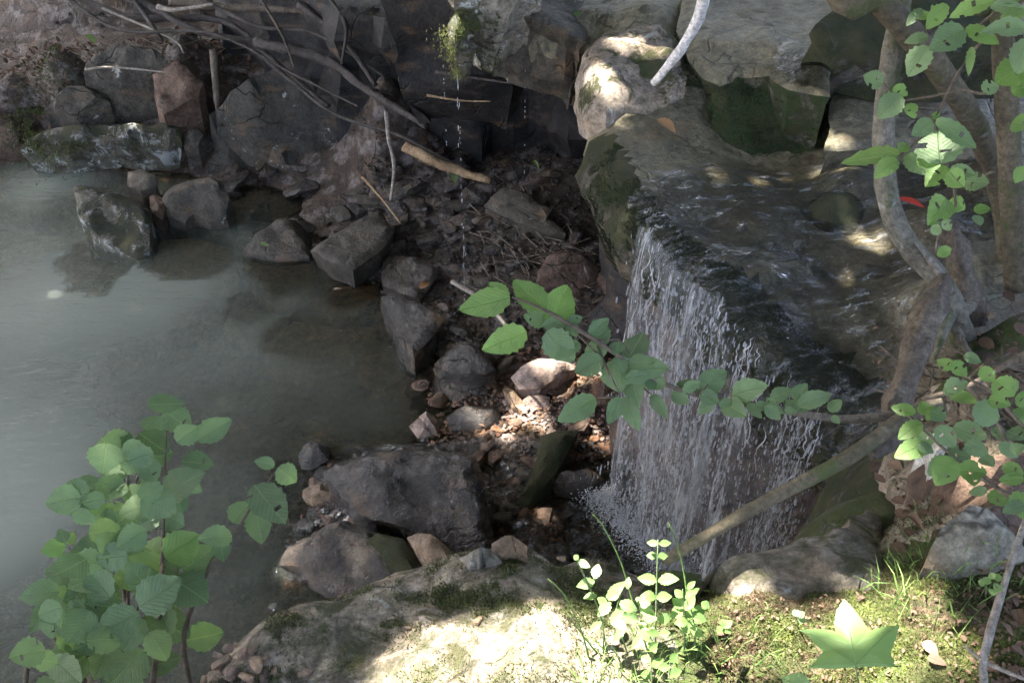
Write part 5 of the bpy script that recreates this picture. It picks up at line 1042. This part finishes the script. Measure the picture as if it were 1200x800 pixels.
# fine twigs heap in the cave, uncountable
vs_, fs = [], []
for _ in range(420):
    reg = rl.choice([(560, 230, 660, 330), (600, 280, 750, 350), (80, -10, 420, 40), (125, 95, 180, 125), (1040, 420, 1200, 500)])
    u, v = rl.uniform(reg[0], reg[2]), rl.uniform(reg[1], reg[3])
    if u > 900: q = onbank(u, v) + V((0, 0, .01)); L = .07
    else: q = P(u, v, .15 if v > 130 else .6); q.z = ground_z(q.x, q.y) + .03; L = .12 if v > 130 else .2
    a = rl.uniform(0, 6.28); d = V((cos(a), sin(a), rl.gauss(0, .25))) * L * rl.uniform(.5, 1.5) / 2; r = V((-sin(a), cos(a), 0)) * .0022; up = V((0, 0, .004)); b = len(vs_)
    vs_ += [q - d - r, q - d + r, q - d + up, q + d - r, q + d + r, q + d + up]; fs += [[b, b + 1, b + 4, b + 3], [b + 1, b + 2, b + 5, b + 4], [b + 2, b, b + 3, b + 5]]
tag(link('twig_debris', mesh_from('twig_debris', vs_, fs, M['twig'], False)), 'fine twigs and debris scattered on the cave floor and banks', 'twigs', kind='stuff')

# ------------------------------------------------------------------ forest canopy overhead (above the frame): it shades the place and lets sun flecks through
SPOTS = [(480,800,1.17,.08),(540,790,1.18,.10),(590,775,1.18,.10),(645,765,1.19,.10),(700,768,1.2,.10),(745,775,1.2,.08),(620,805,1.18,.12),(555,815,1.18,.1),(700,810,1.2,.12),(720,715,1.3,.06),(745,735,1.28,.06),(690,670,1.3,.04),(780,790,1.22,.06),
         (548,35,1.33,.09),(560,12,1.42,.06),(710,85,1.3,.025),(735,52,1.33,.04),(770,50,1.35,.02),(410,545,.2,.0),(450,530,.2,.0),(480,560,.2,.0),(520,580,.2,.0),(365,620,.1,.0),(430,610,.12,.0),(330,625,.1,.02),(415,650,.1,.02),(700,555,.08,.03),(650,600,.02,.03),(812,40,1.55,.05),(1003,238,1.22,.05),(945,78,1.46,.04),(640,425,.14,.05),(662,415,.14,.03),(612,480,.06,.05),(590,500,.05,.03),(700,510,.05,.03),(560,490,.05,.03),(525,375,.15,.02),
         (880,700,1.2,.05),(900,740,1.22,.05),(860,770,1.22,.05),(950,720,1.24,.05),(1010,690,1.25,.05),(1050,670,1.26,.04),(1090,720,1.28,.05),(1120,770,1.3,.05),(1160,720,1.32,.04),(1080,780,1.28,.05),(1130,630,1.33,.03),(820,735,1.2,.05),(1180,470,1.4,.03),(1130,500,1.4,.03),(1000,755,1.3,.075),(960,760,1.28,.05),(1045,755,1.28,.05),(1100,735,1.28,.04),(1070,700,1.26,.04),(1135,690,1.29,.04),(1120,615,1.38,.02),(1185,12,1.9,.03),(600,790,1.18,.14),(520,790,1.17,.11),(690,790,1.2,.13),(600,345,1.4,.03),(100,35,.75,.03),(190,645,1.0,.03)]
SPW = [(P(u, v, z), r) for u, v, z, r in SPOTS]
SPA = np.array([tuple(p) for p, r in SPW]); SPR = np.array([r for p, r in SPW]); sd = np.array(tuple(SUN))
tc = empty('overhanging_tree', V((-3.2, -2.6, 1.0)), 'tall forest tree whose crown shades the stream', 'tree')
rs_ = np.random.RandomState(99); NC, NK = 12500, 15
cc = np.stack([rs_.uniform(-9, 5.5, NC), rs_.uniform(-4, 13, NC) + np.abs(rs_.normal(0, 1, NC)) * 1.6, rs_.uniform(5.2, 9, NC)], 1)
L0 = np.repeat(cc, NK, 0) + rs_.normal(0, 1, (NC * NK, 3)) * np.array([.28, .28, .12]); SZ = rs_.uniform(.13, .24, NC * NK)
keep = np.ones(len(L0), bool)
for p_, r_ in zip(SPA, SPR):
    q = L0 - p_; t = q @ sd; d = np.sqrt(np.maximum(0, (q ** 2).sum(1) - t * t)); keep &= d > r_ + SZ * .22  # leaves left out along the sun's path to each wanted fleck
# unseen trees past the far bank, added to darken the pool's sky reflection
NF = 1700; fc = np.stack([rs_.uniform(-15, 9, NF), rs_.uniform(12.5, 19, NF), rs_.uniform(0, 1, NF)], 1)
fc[:, 2] = .8 + fc[:, 2] * (7.0 + 1.6 * np.sin(fc[:, 0] * 1.3) + 1.3 * np.sin(fc[:, 0] * 3.1 + 1) + rs_.normal(0, .8, NF))
LF = np.repeat(fc, 10, 0) + rs_.normal(0, 1, (NF * 10, 3)) * .35; SZ = np.concatenate([SZ, rs_.uniform(.2, .38, NF * 10)]); L0 = np.concatenate([L0, LF]); keep = np.concatenate([keep, np.ones(NF * 10, bool)])
L0 = L0[keep]; SZ = SZ[keep][:, None]; nL = len(L0)
A_ = rs_.normal(0, 1, (nL, 3)) * np.array([1, 1, .5]); A_ /= np.linalg.norm(A_, axis=1)[:, None]
B_ = np.cross(A_, rs_.normal(0, 1, (nL, 3)) * np.array([.5, .5, 0]) + np.array([0, 0, 1])); B_ /= np.linalg.norm(B_, axis=1)[:, None]
vs_ = np.stack([L0 - A_ * SZ * .5, L0 - B_ * SZ * .34, L0 + A_ * SZ * .5, L0 + B_ * SZ * .34], 1).reshape(-1, 3)
fs = np.arange(nL * 4).reshape(-1, 4).tolist(); uv = np.tile(np.array([(.5, 0), (0, .5), (.5, 1), (1, .5)]), (nL, 1))
cm = link('crown', mesh_from('crown', vs_.tolist(), fs, M['canopy'], False, None, uv), tc); cm['kind'] = 'stuff'
tube([V((-3.2, -2.6, -.8)), V((-3.1, -2.4, 3)), V((-2.6, -1.6, 6)), V((-1.5, .5, 7.5)), V((0, 3, 8))], [.28, .22, .16, .1, .04], 'barkbrown', 'trunk', 14, .1, ds=.3, parent=tc)
for q in ([(-2.6, -1.6, 6), (-4, 1, 7.5), (-5, 4, 8)], [(-3.1, -2.4, 4.5), (-1, -1.5, 6.5), (2, 0, 7.5)], [(-1.5, .5, 7.5), (-2, 4, 8), (-2.5, 8, 8.5)]):
    tube([V(p) for p in q], [.1, .07, .03], 'barkbrown', 'limb', 10, .1, ds=.3, parent=tc)
